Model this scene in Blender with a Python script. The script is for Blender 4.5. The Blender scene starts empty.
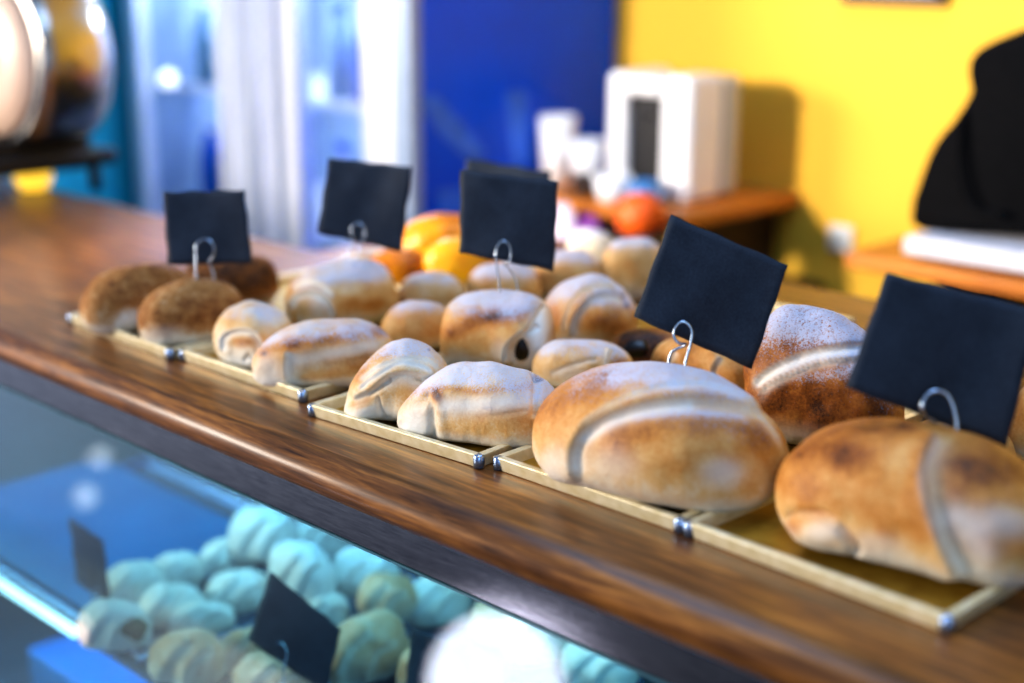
import bpy, math, random
import numpy as np
from mathutils import Vector, Matrix

random.seed(7)
scene = bpy.context.scene
COL = scene.collection
# ----------------------------------------------------------------------------- camera
F_PX, YAW, PITCH = 1422.95, 0.793, 0.26776
CAM = np.array([0.4545, -0.8865, 0.4707])
FW = np.array([-math.cos(YAW) * math.cos(PITCH), math.sin(YAW) * math.cos(PITCH), -math.sin(PITCH)])
RT = np.array([math.sin(YAW), math.cos(YAW), 0.0])
UP = np.cross(RT, FW)
_r = 0.0038
RT, UP = math.cos(_r) * RT + math.sin(_r) * UP, -math.sin(_r) * RT + math.cos(_r) * UP
cd = bpy.data.cameras.new('camera')
cam = bpy.data.objects.new('camera', cd)
COL.objects.link(cam)
cam.matrix_world = Matrix(((RT[0], UP[0], -FW[0], CAM[0]), (RT[1], UP[1], -FW[1], CAM[1]),
                           (RT[2], UP[2], -FW[2], CAM[2]), (0, 0, 0, 1)))
cd.sensor_width = 36.0
cd.lens = F_PX / 1024 * 36
cd.clip_start = 0.02
cd.dof.use_dof = True
cd.dof.focus_distance = 1.38
cd.dof.aperture_fstop = 1.6
scene.camera = cam

def ray(x, y):
    d = FW * F_PX + RT * (x - 512) + UP * (341.5 - y)
    return d
def at_depth(x, y, depth):
    return CAM + ray(x, y) * (depth / F_PX)
def at_z(x, y, z):
    d = ray(x, y); return CAM + d * ((z - CAM[2]) / d[2])
def at_y(x, y, Y):
    d = ray(x, y); return CAM + d * ((Y - CAM[1]) / d[1])
def depth_of(P):
    return float((np.asarray(P) - CAM) @ FW)

# ----------------------------------------------------------------------------- object helpers
def tag(o, label=None, cat=None, group=None, kind=None):
    if label: o['label'] = label
    if cat: o['category'] = cat
    if group: o['group'] = group
    if kind: o['kind'] = kind
    return o
def empty(name, loc=(0, 0, 0), rz=0.0):
    o = bpy.data.objects.new(name, None)
    o.empty_display_size = 0.02
    COL.objects.link(o)
    o.location = [float(v) for v in loc]; o.rotation_euler = (0, 0, rz)
    return o
def link(name, me, mat, parent=None, loc=None, rz=0.0, smooth=True):
    if mat is not None: me.materials.append(mat)
    if smooth and len(me.polygons): me.polygons.foreach_set('use_smooth', [True] * len(me.polygons))
    o = bpy.data.objects.new(name, me)
    COL.objects.link(o)
    if parent is not None: o.parent = parent
    if loc is not None: o.location = [float(v) for v in loc]
    o.rotation_euler = (0, 0, rz)
    return o
class MB:
    """collects simple solids into one mesh"""
    def __init__(s): s.v = []; s.f = []
    def add(s, v, f):
        b = len(s.v); s.v += [tuple(float(c) for c in p) for p in v]; s.f += [tuple(i + b for i in q) for q in f]
        return s
    def box(s, x0, y0, z0, x1, y1, z1):
        return s.add([(x0,y0,z0),(x1,y0,z0),(x1,y1,z0),(x0,y1,z0),(x0,y0,z1),(x1,y0,z1),(x1,y1,z1),(x0,y1,z1)],
                     [(0,3,2,1),(4,5,6,7),(0,1,5,4),(1,2,6,5),(2,3,7,6),(3,0,4,7)])
    def prism(s, prof, axis, a, b):
        """prof: closed list of 2D points; swept along axis 'x','y' or 'z' from a to b"""
        n = len(prof)
        def pt(p, t):
            return {'x': (t, p[0], p[1]), 'y': (p[0], t, p[1]), 'z': (p[0], p[1], t)}[axis]
        v = [pt(p, a) for p in prof] + [pt(p, b) for p in prof]
        f = [tuple(range(n))[::-1], tuple(range(n, 2 * n))]
        f += [(i, (i + 1) % n, n + (i + 1) % n, n + i) for i in range(n)]
        return s.add(v, f)
    def lathe(s, prof, origin=(0, 0, 0), axis=(0, 0, 1), seg=32):
        ax = Vector(axis).normalized(); q = Vector((0, 0, 1)).rotation_difference(ax); o = Vector([float(c) for c in origin])
        v = []; f = []
        for r, z in prof:
            for k in range(seg):
                a = 2 * math.pi * k / seg
                v.append(tuple(o + q @ Vector((r * math.cos(a), r * math.sin(a), z))))
        m = len(prof)
        for i in range(m - 1):
            for k in range(seg):
                k2 = (k + 1) % seg
                f.append((i * seg + k, i * seg + k2, (i + 1) * seg + k2, (i + 1) * seg + k))
        f.append(tuple(range(seg))[::-1]); f.append(tuple((m - 1) * seg + k for k in range(seg)))
        return s.add(v, f)
    def tube(s, pts, r, seg=8):
        P = [Vector([float(c) for c in p]) for p in pts]
        n = len(P); v = []; f = []; prev = None
        for i, p in enumerate(P):
            t = (P[min(i + 1, n - 1)] - P[max(i - 1, 0)]).normalized()
            if prev is None:
                u = t.orthogonal().normalized()
            else:
                u = (prev - t * prev.dot(t)).normalized()
            prev = u; w = t.cross(u)
            for k in range(seg):
                a = 2 * math.pi * k / seg
                v.append(tuple(p + (u * math.cos(a) + w * math.sin(a)) * r))
        for i in range(n - 1):
            for k in range(seg):
                k2 = (k + 1) % seg
                f.append((i * seg + k, i * seg + k2, (i + 1) * seg + k2, (i + 1) * seg + k))
        f.append(tuple(range(seg))[::-1]); f.append(tuple((n - 1) * seg + k for k in range(seg)))
        return s.add(v, f)
    def build(s, name, mat, parent=None, loc=None, rz=0.0, smooth=False, bevel=0.0, bseg=2):
        me = bpy.data.meshes.new(name); me.from_pydata(s.v, [], s.f); me.update()
        o = link(name, me, mat, parent, loc, rz, smooth)
        if bevel:
            b = o.modifiers.new('bevel', 'BEVEL'); b.width = bevel; b.segments = bseg; b.limit_method = 'ANGLE'
            for p in me.polygons: p.use_smooth = True
            b.harden_normals = False
            try:
                w = o.modifiers.new('wn', 'WEIGHTED_NORMAL'); w.keep_sharp = False
            except Exception: pass
        return o
def spline(pts, n=8):
    """Catmull-Rom through the points"""
    P = [np.asarray(p, float) for p in pts]; P = [2 * P[0] - P[1]] + P + [2 * P[-1] - P[-2]]
    out = []
    for i in range(1, len(P) - 2):
        for k in range(n):
            t = k / n
            out.append(0.5 * ((2 * P[i]) + (-P[i-1] + P[i+1]) * t + (2*P[i-1] - 5*P[i] + 4*P[i+1] - P[i+2]) * t*t
                              + (-P[i-1] + 3*P[i] - 3*P[i+1] + P[i+2]) * t**3))
    out.append(P[-2])
    return out

# ----------------------------------------------------------------------------- materials
def srgb(r, g, b):
    f = lambda c: (c / 255 / 12.92) if c <= 10.3 else (((c / 255) + 0.055) / 1.055) ** 2.4
    return (f(r), f(g), f(b), 1.0)
class NT:
    def __init__(s, name):
        s.m = bpy.data.materials.new(name); s.m.use_nodes = True
        s.t = s.m.node_tree; s.t.nodes.clear()
        s.out = s.n('ShaderNodeOutputMaterial')
    def n(s, kind, **kw):
        nd = s.t.nodes.new(kind)
        for k, v in kw.items():
            if k in nd.inputs: nd.inputs[k].default_value = v
            else: setattr(nd, k, v)
        return nd
    def l(s, a, b): s.t.links.new(a, b)
    def mix(s, fac, a, b, blend='MIX'):
        nd = s.n('ShaderNodeMix', data_type='RGBA', blend_type=blend)
        for sock, val in ((nd.inputs[0], fac), (nd.inputs[6], a), (nd.inputs[7], b)):
            if hasattr(val, 'is_output'): s.l(val, sock)
            else: sock.default_value = val
        return nd.outputs[2]
    def math(s, op, a, b=0.0, c=None, clamp=False):
        nd = s.n('ShaderNodeMath', operation=op, use_clamp=clamp)
        for i, val in enumerate((a, b) if c is None else (a, b, c)):
            if hasattr(val, 'is_output'): s.l(val, nd.inputs[i])
            else: nd.inputs[i].default_value = val
        return nd.outputs[0]
    def ramp(s, fac, stops, interp='LINEAR'):
        nd = s.n('ShaderNodeValToRGB'); cr = nd.color_ramp; cr.interpolation = interp
        while len(cr.elements) > 1: cr.elements.remove(cr.elements[-1])
        cr.elements[0].position = stops[0][0]; cr.elements[0].color = stops[0][1]
        for p, c in stops[1:]:
            e = cr.elements.new(p); e.color = c
        s.l(fac, nd.inputs[0]); return nd.outputs[0]
    def noise(s, scale, detail=4.0, rough=0.55, vec=None, dist=0.0):
        nd = s.n('ShaderNodeTexNoise'); nd.inputs['Scale'].default_value = scale
        nd.inputs['Detail'].default_value = detail; nd.inputs['Roughness'].default_value = rough
        nd.inputs['Distortion'].default_value = dist
        if vec is not None: s.l(vec, nd.inputs['Vector'])
        return nd.outputs[0]
    def coord(s, scale=None, rot=None):
        tc = s.n('ShaderNodeTexCoord').outputs['Object']
        if scale is None: return tc
        mp = s.n('ShaderNodeMapping'); mp.inputs['Scale'].default_value = scale
        if rot: mp.inputs['Rotation'].default_value = rot
        s.l(tc, mp.inputs['Vector']); return mp.outputs[0]
    def bsdf(s, **kw):
        b = s.n('ShaderNodeBsdfPrincipled')
        for k, v in kw.items():
            k = k.replace('_', ' ')
            if hasattr(v, 'is_output'): s.l(v, b.inputs[k])
            else: b.inputs[k].default_value = v
        s.l(b.outputs[0], s.out.inputs[0]); s.b = b
        return b
    def bump(s, h, strength=0.3, dist=0.002):
        nd = s.n('ShaderNodeBump'); nd.inputs['Strength'].default_value = strength; nd.inputs['Distance'].default_value = dist
        s.l(h, nd.inputs['Height']); s.l(nd.outputs[0], s.b.inputs['Normal'])
def plain(name, rgb, rough=0.5, metal=0.0, var=0.08, scale=30.0, spec=0.5, coat=0.0, emit=0.0):
    t = NT(name); c = srgb(*rgb); nz = t.noise(scale, 3.0, vec=t.coord())
    dark = tuple(v * (1 - var) for v in c[:3]) + (1,); lite = tuple(min(1, v * (1 + var)) for v in c[:3]) + (1,)
    col = t.ramp(nz, [(0.3, dark), (0.7, lite)])
    t.bsdf(Base_Color=col, Roughness=rough, Metallic=metal, Specular_IOR_Level=spec, Coat_Weight=coat)
    if emit:
        t.l(col, t.b.inputs['Emission Color']); t.b.inputs['Emission Strength'].default_value = emit
    return t.m
def crust_mat(name, stops, sugar_col=(206, 214, 236), rough=0.62, bump=0.55, grain=0.42, blotch=0.32):
    t = NT(name)
    at = t.n('ShaderNodeAttribute', attribute_name='crust'); sp = t.n('ShaderNodeSeparateColor')
    t.l(at.outputs['Color'], sp.inputs[0])
    co = t.coord()
    n1 = t.noise(70, 5, 0.6, co); n2 = t.noise(330, 4, 0.7, co); n3 = t.noise(620, 2, 0.6, co)
    # toast, broken up by medium and fine grain
    tv = t.math('ADD', sp.outputs[0], t.math('MULTIPLY', t.math('SUBTRACT', n1, 0.5), blotch))
    tv = t.math('ADD', tv, t.math('MULTIPLY', t.math('SUBTRACT', n2, 0.5), grain), clamp=True)
    col = t.ramp(tv, [(p, srgb(*c)) for p, c in stops])
    pale = t.mix(sp.outputs[2], col, srgb(240, 238, 232))
    # sugar dust: grains that clear where the mask is weak
    g = t.math('ADD', t.math('MULTIPLY', n2, 0.5), t.math('MULTIPLY', n3, 0.5))
    s1 = t.math('SUBTRACT', t.math('ADD', sp.outputs[1], t.math('MULTIPLY', t.math('SUBTRACT', g, 0.5), 3.6)), 0.40)
    s1 = t.math('MULTIPLY', s1, 1.7, clamp=True)
    s1 = t.math('MULTIPLY', s1, t.math('ADD', t.math('MULTIPLY', sp.outputs[1], 0.42), 0.32), clamp=True)
    col2 = t.mix(s1, pale, srgb(*sugar_col))
    rg = t.math('ADD', t.math('MULTIPLY', s1, 0.3), rough - 0.08, clamp=True)
    t.bsdf(Base_Color=col2, Roughness=rg, Specular_IOR_Level=0.35)
    t.b.inputs['Subsurface Weight'].default_value = 0.0
    h = t.math('ADD', t.math('MULTIPLY', n1, 0.6), t.math('MULTIPLY', n2, 0.5))
    h = t.math('ADD', h, t.math('MULTIPLY', s1, 0.25))
    t.bump(h, bump, 0.0022)
    return t.m
GOLD = [(0.0, (238, 230, 212)), (0.20, (234, 212, 176)), (0.42, (222, 174, 108)), (0.64, (200, 132, 58)), (0.84, (150, 86, 30)), (1.0, (62, 30, 12))]
BROWN = [(0.0, (214, 206, 190)), (0.22, (200, 172, 132)), (0.45, (176, 122, 64)), (0.7, (132, 80, 32)), (1.0, (70, 40, 18))]
ORANGE = [(0.0, (244, 206, 90)), (0.3, (244, 186, 30)), (0.55, (232, 150, 10)), (0.8, (184, 96, 8)), (1.0, (90, 40, 8))]
CREAM = [(0.0, (232, 230, 230)), (0.4, (222, 204, 184)), (0.7, (196, 150, 112)), (1.0, (96, 72, 36))]
M = {}
M['crust'] = crust_mat('sugared_crust', GOLD)
M['brown'] = crust_mat('rustic_brown_crust', BROWN, bump=1.0, grain=1.0, rough=0.85, blotch=1.0)
M['orange'] = crust_mat('orange_glazed_crust', ORANGE, rough=0.4)
M['cream'] = crust_mat('pale_cold_crust', CREAM)
M['filling'] = plain('dark_chocolate', (22, 12, 10), 0.35, var=0.5, scale=300)
M['custard'] = plain('yellow_custard', (226, 158, 30), 0.35, var=0.15, scale=200)

def wood_mat(name, dark, mid, lite, sx=2.0, rough=0.3, coat=0.4):
    t = NT(name); co = t.coord((sx, 26, 26))
    n = t.noise(3.2, 7, 0.62, co, 0.6); n2 = t.noise(14, 5, 0.6, co); big = t.noise(2.5, 3, 0.5, t.coord())
    v = t.math('ADD', t.math('MULTIPLY', n, 0.6), t.math('MULTIPLY', n2, 0.25))
    v = t.math('ADD', v, t.math('MULTIPLY', big, 0.15))
    col = t.ramp(v, [(0.36, srgb(*dark)), (0.5, srgb(*mid)), (0.64, srgb(*lite))])
    rr = t.math('ADD', t.math('MULTIPLY', n2, 0.22), rough - 0.1)
    t.bsdf(Base_Color=col, Roughness=rr, Coat_Weight=coat, Coat_Roughness=0.22, Specular_IOR_Level=0.3)
    t.bump(v, 0.25, 0.0015)
    return t.m
M['wood'] = wood_mat('varnished_oak', (50, 28, 11), (116, 71, 31), (180, 118, 52), rough=.42, coat=.22)
M['shelf_wood'] = wood_mat('orange_pine', (150, 84, 26), (190, 112, 40), (214, 140, 60), rough=0.45, coat=0.1)
t = NT('blackboard'); co = t.coord(); n = t.noise(500, 4, 0.6, co); n2 = t.noise(30, 4, 0.6, co)
v = t.math('ADD', t.math('MULTIPLY', n, 0.5), t.math('MULTIPLY', n2, 0.5))
t.bsdf(Base_Color=t.ramp(v, [(0.3, srgb(32, 37, 46)), (0.7, srgb(58, 65, 77))]), Roughness=0.7, Specular_IOR_Level=0.3)
t.bump(n, 0.15, 0.0004); M['slate'] = t.m
M['wire'] = plain('bright_wire', (176, 186, 200), 0.25, 1.0, 0.05, 200)
t = NT('gold_card'); n = t.noise(90, 3, 0.5, t.coord((1, 1, 1)))
t.bsdf(Base_Color=t.ramp(n, [(0.3, srgb(222, 206, 160)), (0.7, srgb(242, 230, 196))]), Metallic=0.3, Roughness=0.34)
t.bump(n, 0.08, 0.001); M['gold'] = t.m
t = NT('gold_card_floor'); n = t.noise(40, 3, 0.5, t.coord())
t.bsdf(Base_Color=t.ramp(n, [(0.3, srgb(168, 128, 40)), (0.7, srgb(206, 166, 66))]), Metallic=0.6, Roughness=0.4); M['gold_floor'] = t.m
M['fold'] = plain('silvery_fold', (150, 172, 205), 0.25, 0.9, 0.1, 120)
t = NT('steel_strip'); n = t.noise(60, 5, 0.7, t.coord((0.6, 8, 8))); sc = t.noise(160, 3, 0.7, t.coord())
col = t.ramp(n, [(0.3, srgb(84, 88, 98)), (0.7, srgb(122, 126, 134))])
t.bsdf(Base_Color=col, Metallic=0.8, Roughness=t.math('ADD', t.math('MULTIPLY', sc, 0.10), 0.08)); t.bump(sc, 0.04, 0.0006); M['strip'] = t.m
# window glass: clear pane, mirror coat by angle, faint teal body tint
t = NT('case_glass'); lw = t.n('ShaderNodeLayerWeight'); lw.inputs['Blend'].default_value = 0.5
tr = t.n('ShaderNodeBsdfTransparent'); tr.inputs[0].default_value = (0.80, 0.96, 0.98, 1)
gl = t.n('ShaderNodeBsdfGlossy'); gl.inputs['Roughness'].default_value = 0.03; gl.inputs[0].default_value = (0.92, 0.96, 1, 1)
mx = t.n('ShaderNodeMixShader'); dust = t.noise(9, 5, 0.7, t.coord((1, 1, 3)))
fac = t.math('ADD', t.math('MULTIPLY', t.math('POWER', lw.outputs['Facing'], 3.5), 1.0), t.math('ADD', t.math('MULTIPLY', dust, 0.03), 0.03), clamp=True)
t.l(fac, mx.inputs[0]); t.l(tr.outputs[0], mx.inputs[1]); t.l(gl.outputs[0], mx.inputs[2]); t.l(mx.outputs[0], t.out.inputs[0]); M['glass'] = t.m
t = NT('fridge_glass'); lw = t.n('ShaderNodeLayerWeight'); lw.inputs['Blend'].default_value = 0.5
tr = t.n('ShaderNodeBsdfTransparent'); tr.inputs[0].default_value = (0.94, 0.96, 0.99, 1)
gl = t.n('ShaderNodeBsdfGlossy'); gl.inputs['Roughness'].default_value = 0.05
mx = t.n('ShaderNodeMixShader'); fac = t.math('ADD', t.math('MULTIPLY', t.math('POWER', lw.outputs['Facing'], 4.0), 0.6), t.math('ADD', t.math('MULTIPLY', t.noise(6, 3, 0.5, t.coord()), 0.02), 0.03), clamp=True)
t.l(fac, mx.inputs[0]); t.l(tr.outputs[0], mx.inputs[1]); t.l(gl.outputs[0], mx.inputs[2]); t.l(mx.outputs[0], t.out.inputs[0]); M['fridge_glass'] = t.m
M['glass_edge'] = plain('glass_edge', (66, 104, 116), 0.2, 0.0, 0.2, 60)
M['black'] = plain('black_plastic', (16, 16, 18), 0.4)
M['black_cloth'] = plain('black_cloth', (10, 10, 12), 0.95, var=0.3, scale=60, spec=0.12)
M['white'] = plain('white_plastic', (232, 232, 234), 0.35, var=0.03)
M['grey'] = plain('grey_plastic', (188, 190, 184), 0.4, var=0.04)
M['white_metal'] = plain('white_enamel', (226, 228, 240), 0.3, var=0.03)
M['grey_metal'] = plain('grey_enamel', (150, 165, 190), 0.3, var=0.05)
M['fridge_in'] = plain('pale_blue_liner', (186, 206, 222), 0.5, var=0.08, scale=6)
M['blue'] = plain('deep_blue_enamel', (0, 84, 220), 0.3, var=0.12, scale=3, spec=0.2)
M['light_blue'] = plain('reflection_blue', (40, 110, 220), 0.4, var=0.3, scale=12)  # colour of the painted reflections on the fridge side
M['steel'] = plain('stainless_steel', (178, 172, 165), 0.22, 1.0, 0.08, 8)
M['cream_enamel'] = plain('cream_enamel', (238, 204, 178), 0.35, var=0.05)
M['yellow_glow'] = plain('self_lit_yellow', (250, 205, 70), 0.3, var=0.06, emit=1.2)  # emission makes the dish glow, standing in for a yellow light spot
M['purple'] = plain('purple_bag', (112, 40, 128), 0.5, var=0.2, scale=12)
M['lilac'] = plain('lilac_bag', (226, 206, 226), 0.5, var=0.12, scale=12)
M['orange_fruit'] = plain('orange_peel', (224, 92, 16), 0.5, var=0.1, scale=90)
M['paper'] = plain('white_paper', (212, 212, 222), 0.7, var=0.04)
M['cup_blue'] = plain('blue_glaze', (70, 130, 190), 0.3)
M['dark_wood'] = plain('dark_stained_wood', (52, 30, 16), 0.6, var=0.3, scale=14)
M['case_in'] = plain('case_liner', (38, 58, 66), 0.6, var=0.2, scale=8)
M['blue_sheet'] = plain('blue_plastic_sheet', (0, 112, 172), 0.25, var=0.15, scale=7)
M['bottle_b'] = plain('blue_drink', (24, 70, 190), 0.25)
M['bottle_g'] = plain('grey_drink', (120, 146, 170), 0.25)
M['bottle_w'] = plain('white_drink', (216, 222, 232), 0.3)
def wall_mat(name, rgb, var=0.06):
    t = NT(name); n = t.noise(1.6, 5, 0.6, t.coord()); fine = t.noise(160, 3, 0.6, t.coord())
    c = srgb(*rgb)
    t.bsdf(Base_Color=t.ramp(n, [(0.25, tuple(v * (1 - var) for v in c[:3]) + (1,)), (0.75, tuple(min(1, v * (1 + var)) for v in c[:3]) + (1,))]), Roughness=0.75)
    t.bump(fine, 0.12, 0.001); return t.m
M['yellow_wall'] = wall_mat('yellow_wall_paint', (240, 186, 58))
M['teal_wall'] = wall_mat('teal_wall_paint', (20, 160, 186))
t = NT('floor_tiles'); br = t.n('ShaderNodeTexBrick'); br.offset = 0.0
t.l(t.coord(), br.inputs['Vector']); br.inputs['Scale'].default_value = 2.5
br.inputs['Color1'].default_value = srgb(92, 96, 104); br.inputs['Color2'].default_value = srgb(82, 86, 96); br.inputs['Mortar'].default_value = srgb(46, 46, 50)
br.inputs['Mortar Size'].default_value = 0.01; br.inputs['Brick Width'].default_value = 1.0; br.inputs['Row Height'].default_value = 1.0
t.bsdf(Base_Color=br.outputs[0], Roughness=0.4); M['floor'] = t.m

# ----------------------------------------------------------------------------- setting
FLOOR = -1.10
tag(MB().box(-4.3, -0.95, FLOOR - 0.1, 2.2, 1.85, FLOOR).build('floor', M['floor']), kind='structure')
tag(MB().box(-4.3, 1.75, FLOOR, 2.2, 1.85, 2.6).build('wall_back', M['yellow_wall']), kind='structure')
tag(MB().box(-3.04, 0.55, FLOOR, -2.94, 1.75, 2.6).build('wall_left', M['teal_wall']), kind='structure')

# ----------------------------------------------------------------------------- countertop (wide at the right, narrow at the far left)
nose = [(-0.060, -0.042), (-0.084, -0.042), (-0.097, -0.038), (-0.1055, -0.029), (-0.108, -0.020), (-0.1055, -0.011), (-0.098, -0.004), (-0.088, -0.0008), (-0.078, 0.0)]
mb = MB()
mb.prism(nose + [(0.50, 0.0), (0.50, -0.042)], 'x', -3.0, 1.3)
mb.prism([(-1.36, 0.50), (1.3, 0.50), (1.3, 0.86), (-1.36, 0.86)], 'z', -0.042, 0.0)
ct = mb.build('countertop', M['wood'], smooth=False)
for p in ct.data.polygons:
    p.use_smooth = abs(p.normal.x) < 0.5 and p.center.y < -0.07
tag(ct, 'long varnished brown wooden countertop with rounded front edge under the bread trays', 'countertop')

# ----------------------------------------------------------------------------- display case below the top
GY, GT, SH = -0.068, -0.091, -0.425
case = empty('display_case', (-0.85, 0.2, FLOOR))
tag(case, 'glass fronted display case under the wooden countertop', 'display case')
def cpart(mb, name, mat, **k):
    o = mb.build(name, mat, case, **k); o.location = (0.85, -0.2, -FLOOR); return o
cpart(MB().box(-2.9, GY - 0.004, GT, 1.2, GY + 0.020, -0.0425), 'top_strip', M['strip'], bevel=0.002)
cpart(MB().box(-2.9, GY - 0.003, -1.0, 1.2, GY + 0.003, GT - 0.001), 'glass_pane', M['glass'])
cpart(MB().box(-2.9, GY - 0.0045, GT - 0.0025, 1.2, GY + 0.0045, GT), 'pane_edge', M['glass_edge'])
cpart(MB().box(-2.85, -0.04, SH - 0.012, 1.15, 0.48, SH), 'shelf', M['case_in'])
cpart(MB().box(-2.80, -0.052, SH - 0.008, -1.20, -0.0415, SH + 0.006), 'light_strip', plain('strip_light', (190, 235, 255), .4, emit=3.0), bevel=.003)
cpart(MB().box(-2.85, -0.04, -0.80, 1.15, 0.48, -0.785), 'lower_shelf', M['case_in'])
cpart(MB().box(-2.9, 0.48, FLOOR, 1.2, 0.50, -0.0425), 'back_panel', M['case_in'])
for x in (-2.9, 1.17):
    cpart(MB().box(x, GY + 0.02, FLOOR, x + 0.03, 0.48, -0.0425), 'side_panel', M['case_in'])
cpart(MB().box(-2.9, GY + 0.004, FLOOR, 1.2, GY + 0.03, -1.0), 'kick_panel', M['strip'])
# back counter leg panel under the wide part of the top
tag(MB().box(-1.30, 0.52, FLOOR, 1.2, 0.82, -0.0425).build('base_cabinet', M['dark_wood'], bevel=0.004), 'dark base cabinet carrying the wide rear part of the countertop', 'cabinet')

# ----------------------------------------------------------------------------- gold card trays
def make_tray(label, cx, y0, rz, Lx, Ly, z=0.0, group=None, pivot_front=True, name='gold_tray', rim_mat='gold', floor_mat='gold_floor'):
    t = empty(name, (cx, y0, z + 0.0004), rz); tag(t, label, 'tray', group)
    w = 0.008
    MB().box(-Lx/2 + .0062, .0062, 0, Lx/2 - .0062, Ly - .0062, 0.0025).build('tray_floor', M[floor_mat], t)
    # each rim: a folded wall leaning outwards with a turned-in lip
    prof = [(0.0030, 0.0), (0.0100, 0.0), (0.0085, 0.0095), (0.0085, 0.0128), (0.0072, 0.0136), (0.001, 0.0136), (0.0, 0.0128)]
    n = len(prof)
    def rim(L, place):
        v = []
        for s in (-1, 1):
            for d, z_ in prof:
                inset = d
                v.append(place(s * (L / 2 - inset), d, z_))
        f = [tuple(range(n))[::-1], tuple(range(n, 2*n))] + [(i, (i+1) % n, n + (i+1) % n, n + i) for i in range(n)]
        o = MB().add(v, f).build('rim', M[rim_mat], t, bevel=0.0006, bseg=1)
        return o
    rim(Lx, lambda a, d, z_: (a, d, z_))
    rim(Lx, lambda a, d, z_: (-a, Ly - d, z_))
    rim(Ly, lambda a, d, z_: (-Lx/2 + d, Ly/2 - a, z_))
    rim(Ly, lambda a, d, z_: (Lx/2 - d, Ly/2 + a, z_))
    for sx in (-1, 1):
        for y_ in (0.0, Ly):
            sy = 1 if y_ == 0 else -1
            c = MB().lathe([(0.0012, 0.0), (0.0052, 0.0004), (0.0056, 0.006), (0.0056, 0.0118), (0.0042, 0.0134), (0.001, 0.0138)],
                           (sx*(Lx/2 - 0.0042), y_ + sy*0.0042, 0), seg=14).build('corner_fold', M['fold'], t, smooth=True)
    return t
TC = [((72, 319), (170, 354.5)), ((184, 355), (303, 396)), ((313, 410), (479, 461)), ((499, 463), (680, 525)), ((690, 529), (947, 624))]
TL = ['gold card tray under the rustic brown buns, farthest left of the front row',
      'gold card tray under the pale rolls, second from the left in the front row',
      'gold card tray in the middle of the front row under the roll with dark filling',
      'gold card tray under the big creased sugared bun, second from the right',
      'gold card tray nearest the camera under the big golden brown bun']
for k in range(5):
    a_, b_ = at_z(*TC[k][0], .007), at_z(*TC[k][1], .007); e_ = b_ - a_
    rz_ = math.atan2(e_[1], e_[0]); mid_ = (a_ + b_) / 2 - np.array([-math.sin(rz_), math.cos(rz_), 0]) * .0042
    make_tray(TL[k], mid_[0], mid_[1], rz_, float(np.hypot(e_[0], e_[1])) + .0084, 0.42, group='front row of bread trays')
BT = ['gold card tray in the back row under the orange loaves', 'gold card tray in the back row under the round sugared buns',
      'gold card tray at the back, its rear rim showing behind the croissant and largest sign']
for k, (x, y) in enumerate([(-1.125, 0.452), (-0.873, 0.452), (-0.60, 0.452)]):
    make_tray(BT[k], x, y, 0, 0.2375, 0.245, group='back row of bread trays')

# ----------------------------------------------------------------------------- pastries
def _hash(ix, iy, iz, seed):
    h = (ix * 374761393 + iy * 668265263 + iz * 2147483647 + seed * 144665) & 0xffffffff
    h = ((h ^ (h >> 13)) * 1274126177) & 0xffffffff
    return ((h ^ (h >> 16)) & 0xffff) / 65535.0
def vnoise(P, scale, seed=0, octaves=3):
    out = np.zeros(len(P)); amp = 1.0; tot = 0.0
    for o in range(octaves):
        Q = P * scale * (2 ** o) + 57.3 * (o + 1); I = np.floor(Q).astype(np.int64); Fr = Q - I; Fr = Fr * Fr * (3 - 2 * Fr)
        r = 0
        for dx in (0, 1):
            for dy in (0, 1):
                for dz in (0, 1):
                    w = (Fr[:, 0] if dx else 1 - Fr[:, 0]) * (Fr[:, 1] if dy else 1 - Fr[:, 1]) * (Fr[:, 2] if dz else 1 - Fr[:, 2])
                    r = r + w * _hash(I[:, 0] + dx, I[:, 1] + dy, I[:, 2] + dz, seed + o)
        out += amp * r; tot += amp; amp *= 0.5
    return out / tot - 0.5
def sstep(a, b, x):
    t = np.clip((x - a) / (b - a), 0, 1); return t * t * (3 - 2 * t)
def polydist(p, pts):
    """distance, signed side (+ = left of travel, image y down) and fraction along the polyline"""
    pts = np.array(spline(pts, 6)) if len(pts) > 2 else np.array(pts, float)
    best = np.full(len(p), 1e9); side = np.zeros(len(p)); frac = np.zeros(len(p))
    dv = np.diff(pts, axis=0); seg = np.linalg.norm(dv, axis=1); cum = np.concatenate([[0], np.cumsum(seg)])
    tn = dv / np.maximum(seg, 1e-9)[:, None]; vt = np.concatenate([tn[:1], (tn[:-1] + tn[1:]) / 2, tn[-1:]])
    for i in range(len(pts) - 1):
        a, b = pts[i], pts[i + 1]; ab = b - a; L2 = ab @ ab + 1e-9
        t = np.clip(((p - a) @ ab) / L2, 0, 1); q = a + t[:, None] * ab; d = np.linalg.norm(p - q, axis=1)
        tt = vt[i] * (1 - t)[:, None] + vt[i + 1] * t[:, None]
        s = -(tt[:, 0] * (p[:, 1] - q[:, 1]) - tt[:, 1] * (p[:, 0] - q[:, 0]))
        m = d < best
        best[m] = d[m]; side[m] = np.sign(s[m]); frac[m] = (cum[i] + t[m] * seg[i]) / cum[-1]
    return best, side, frac
PASTRY = {}
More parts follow.
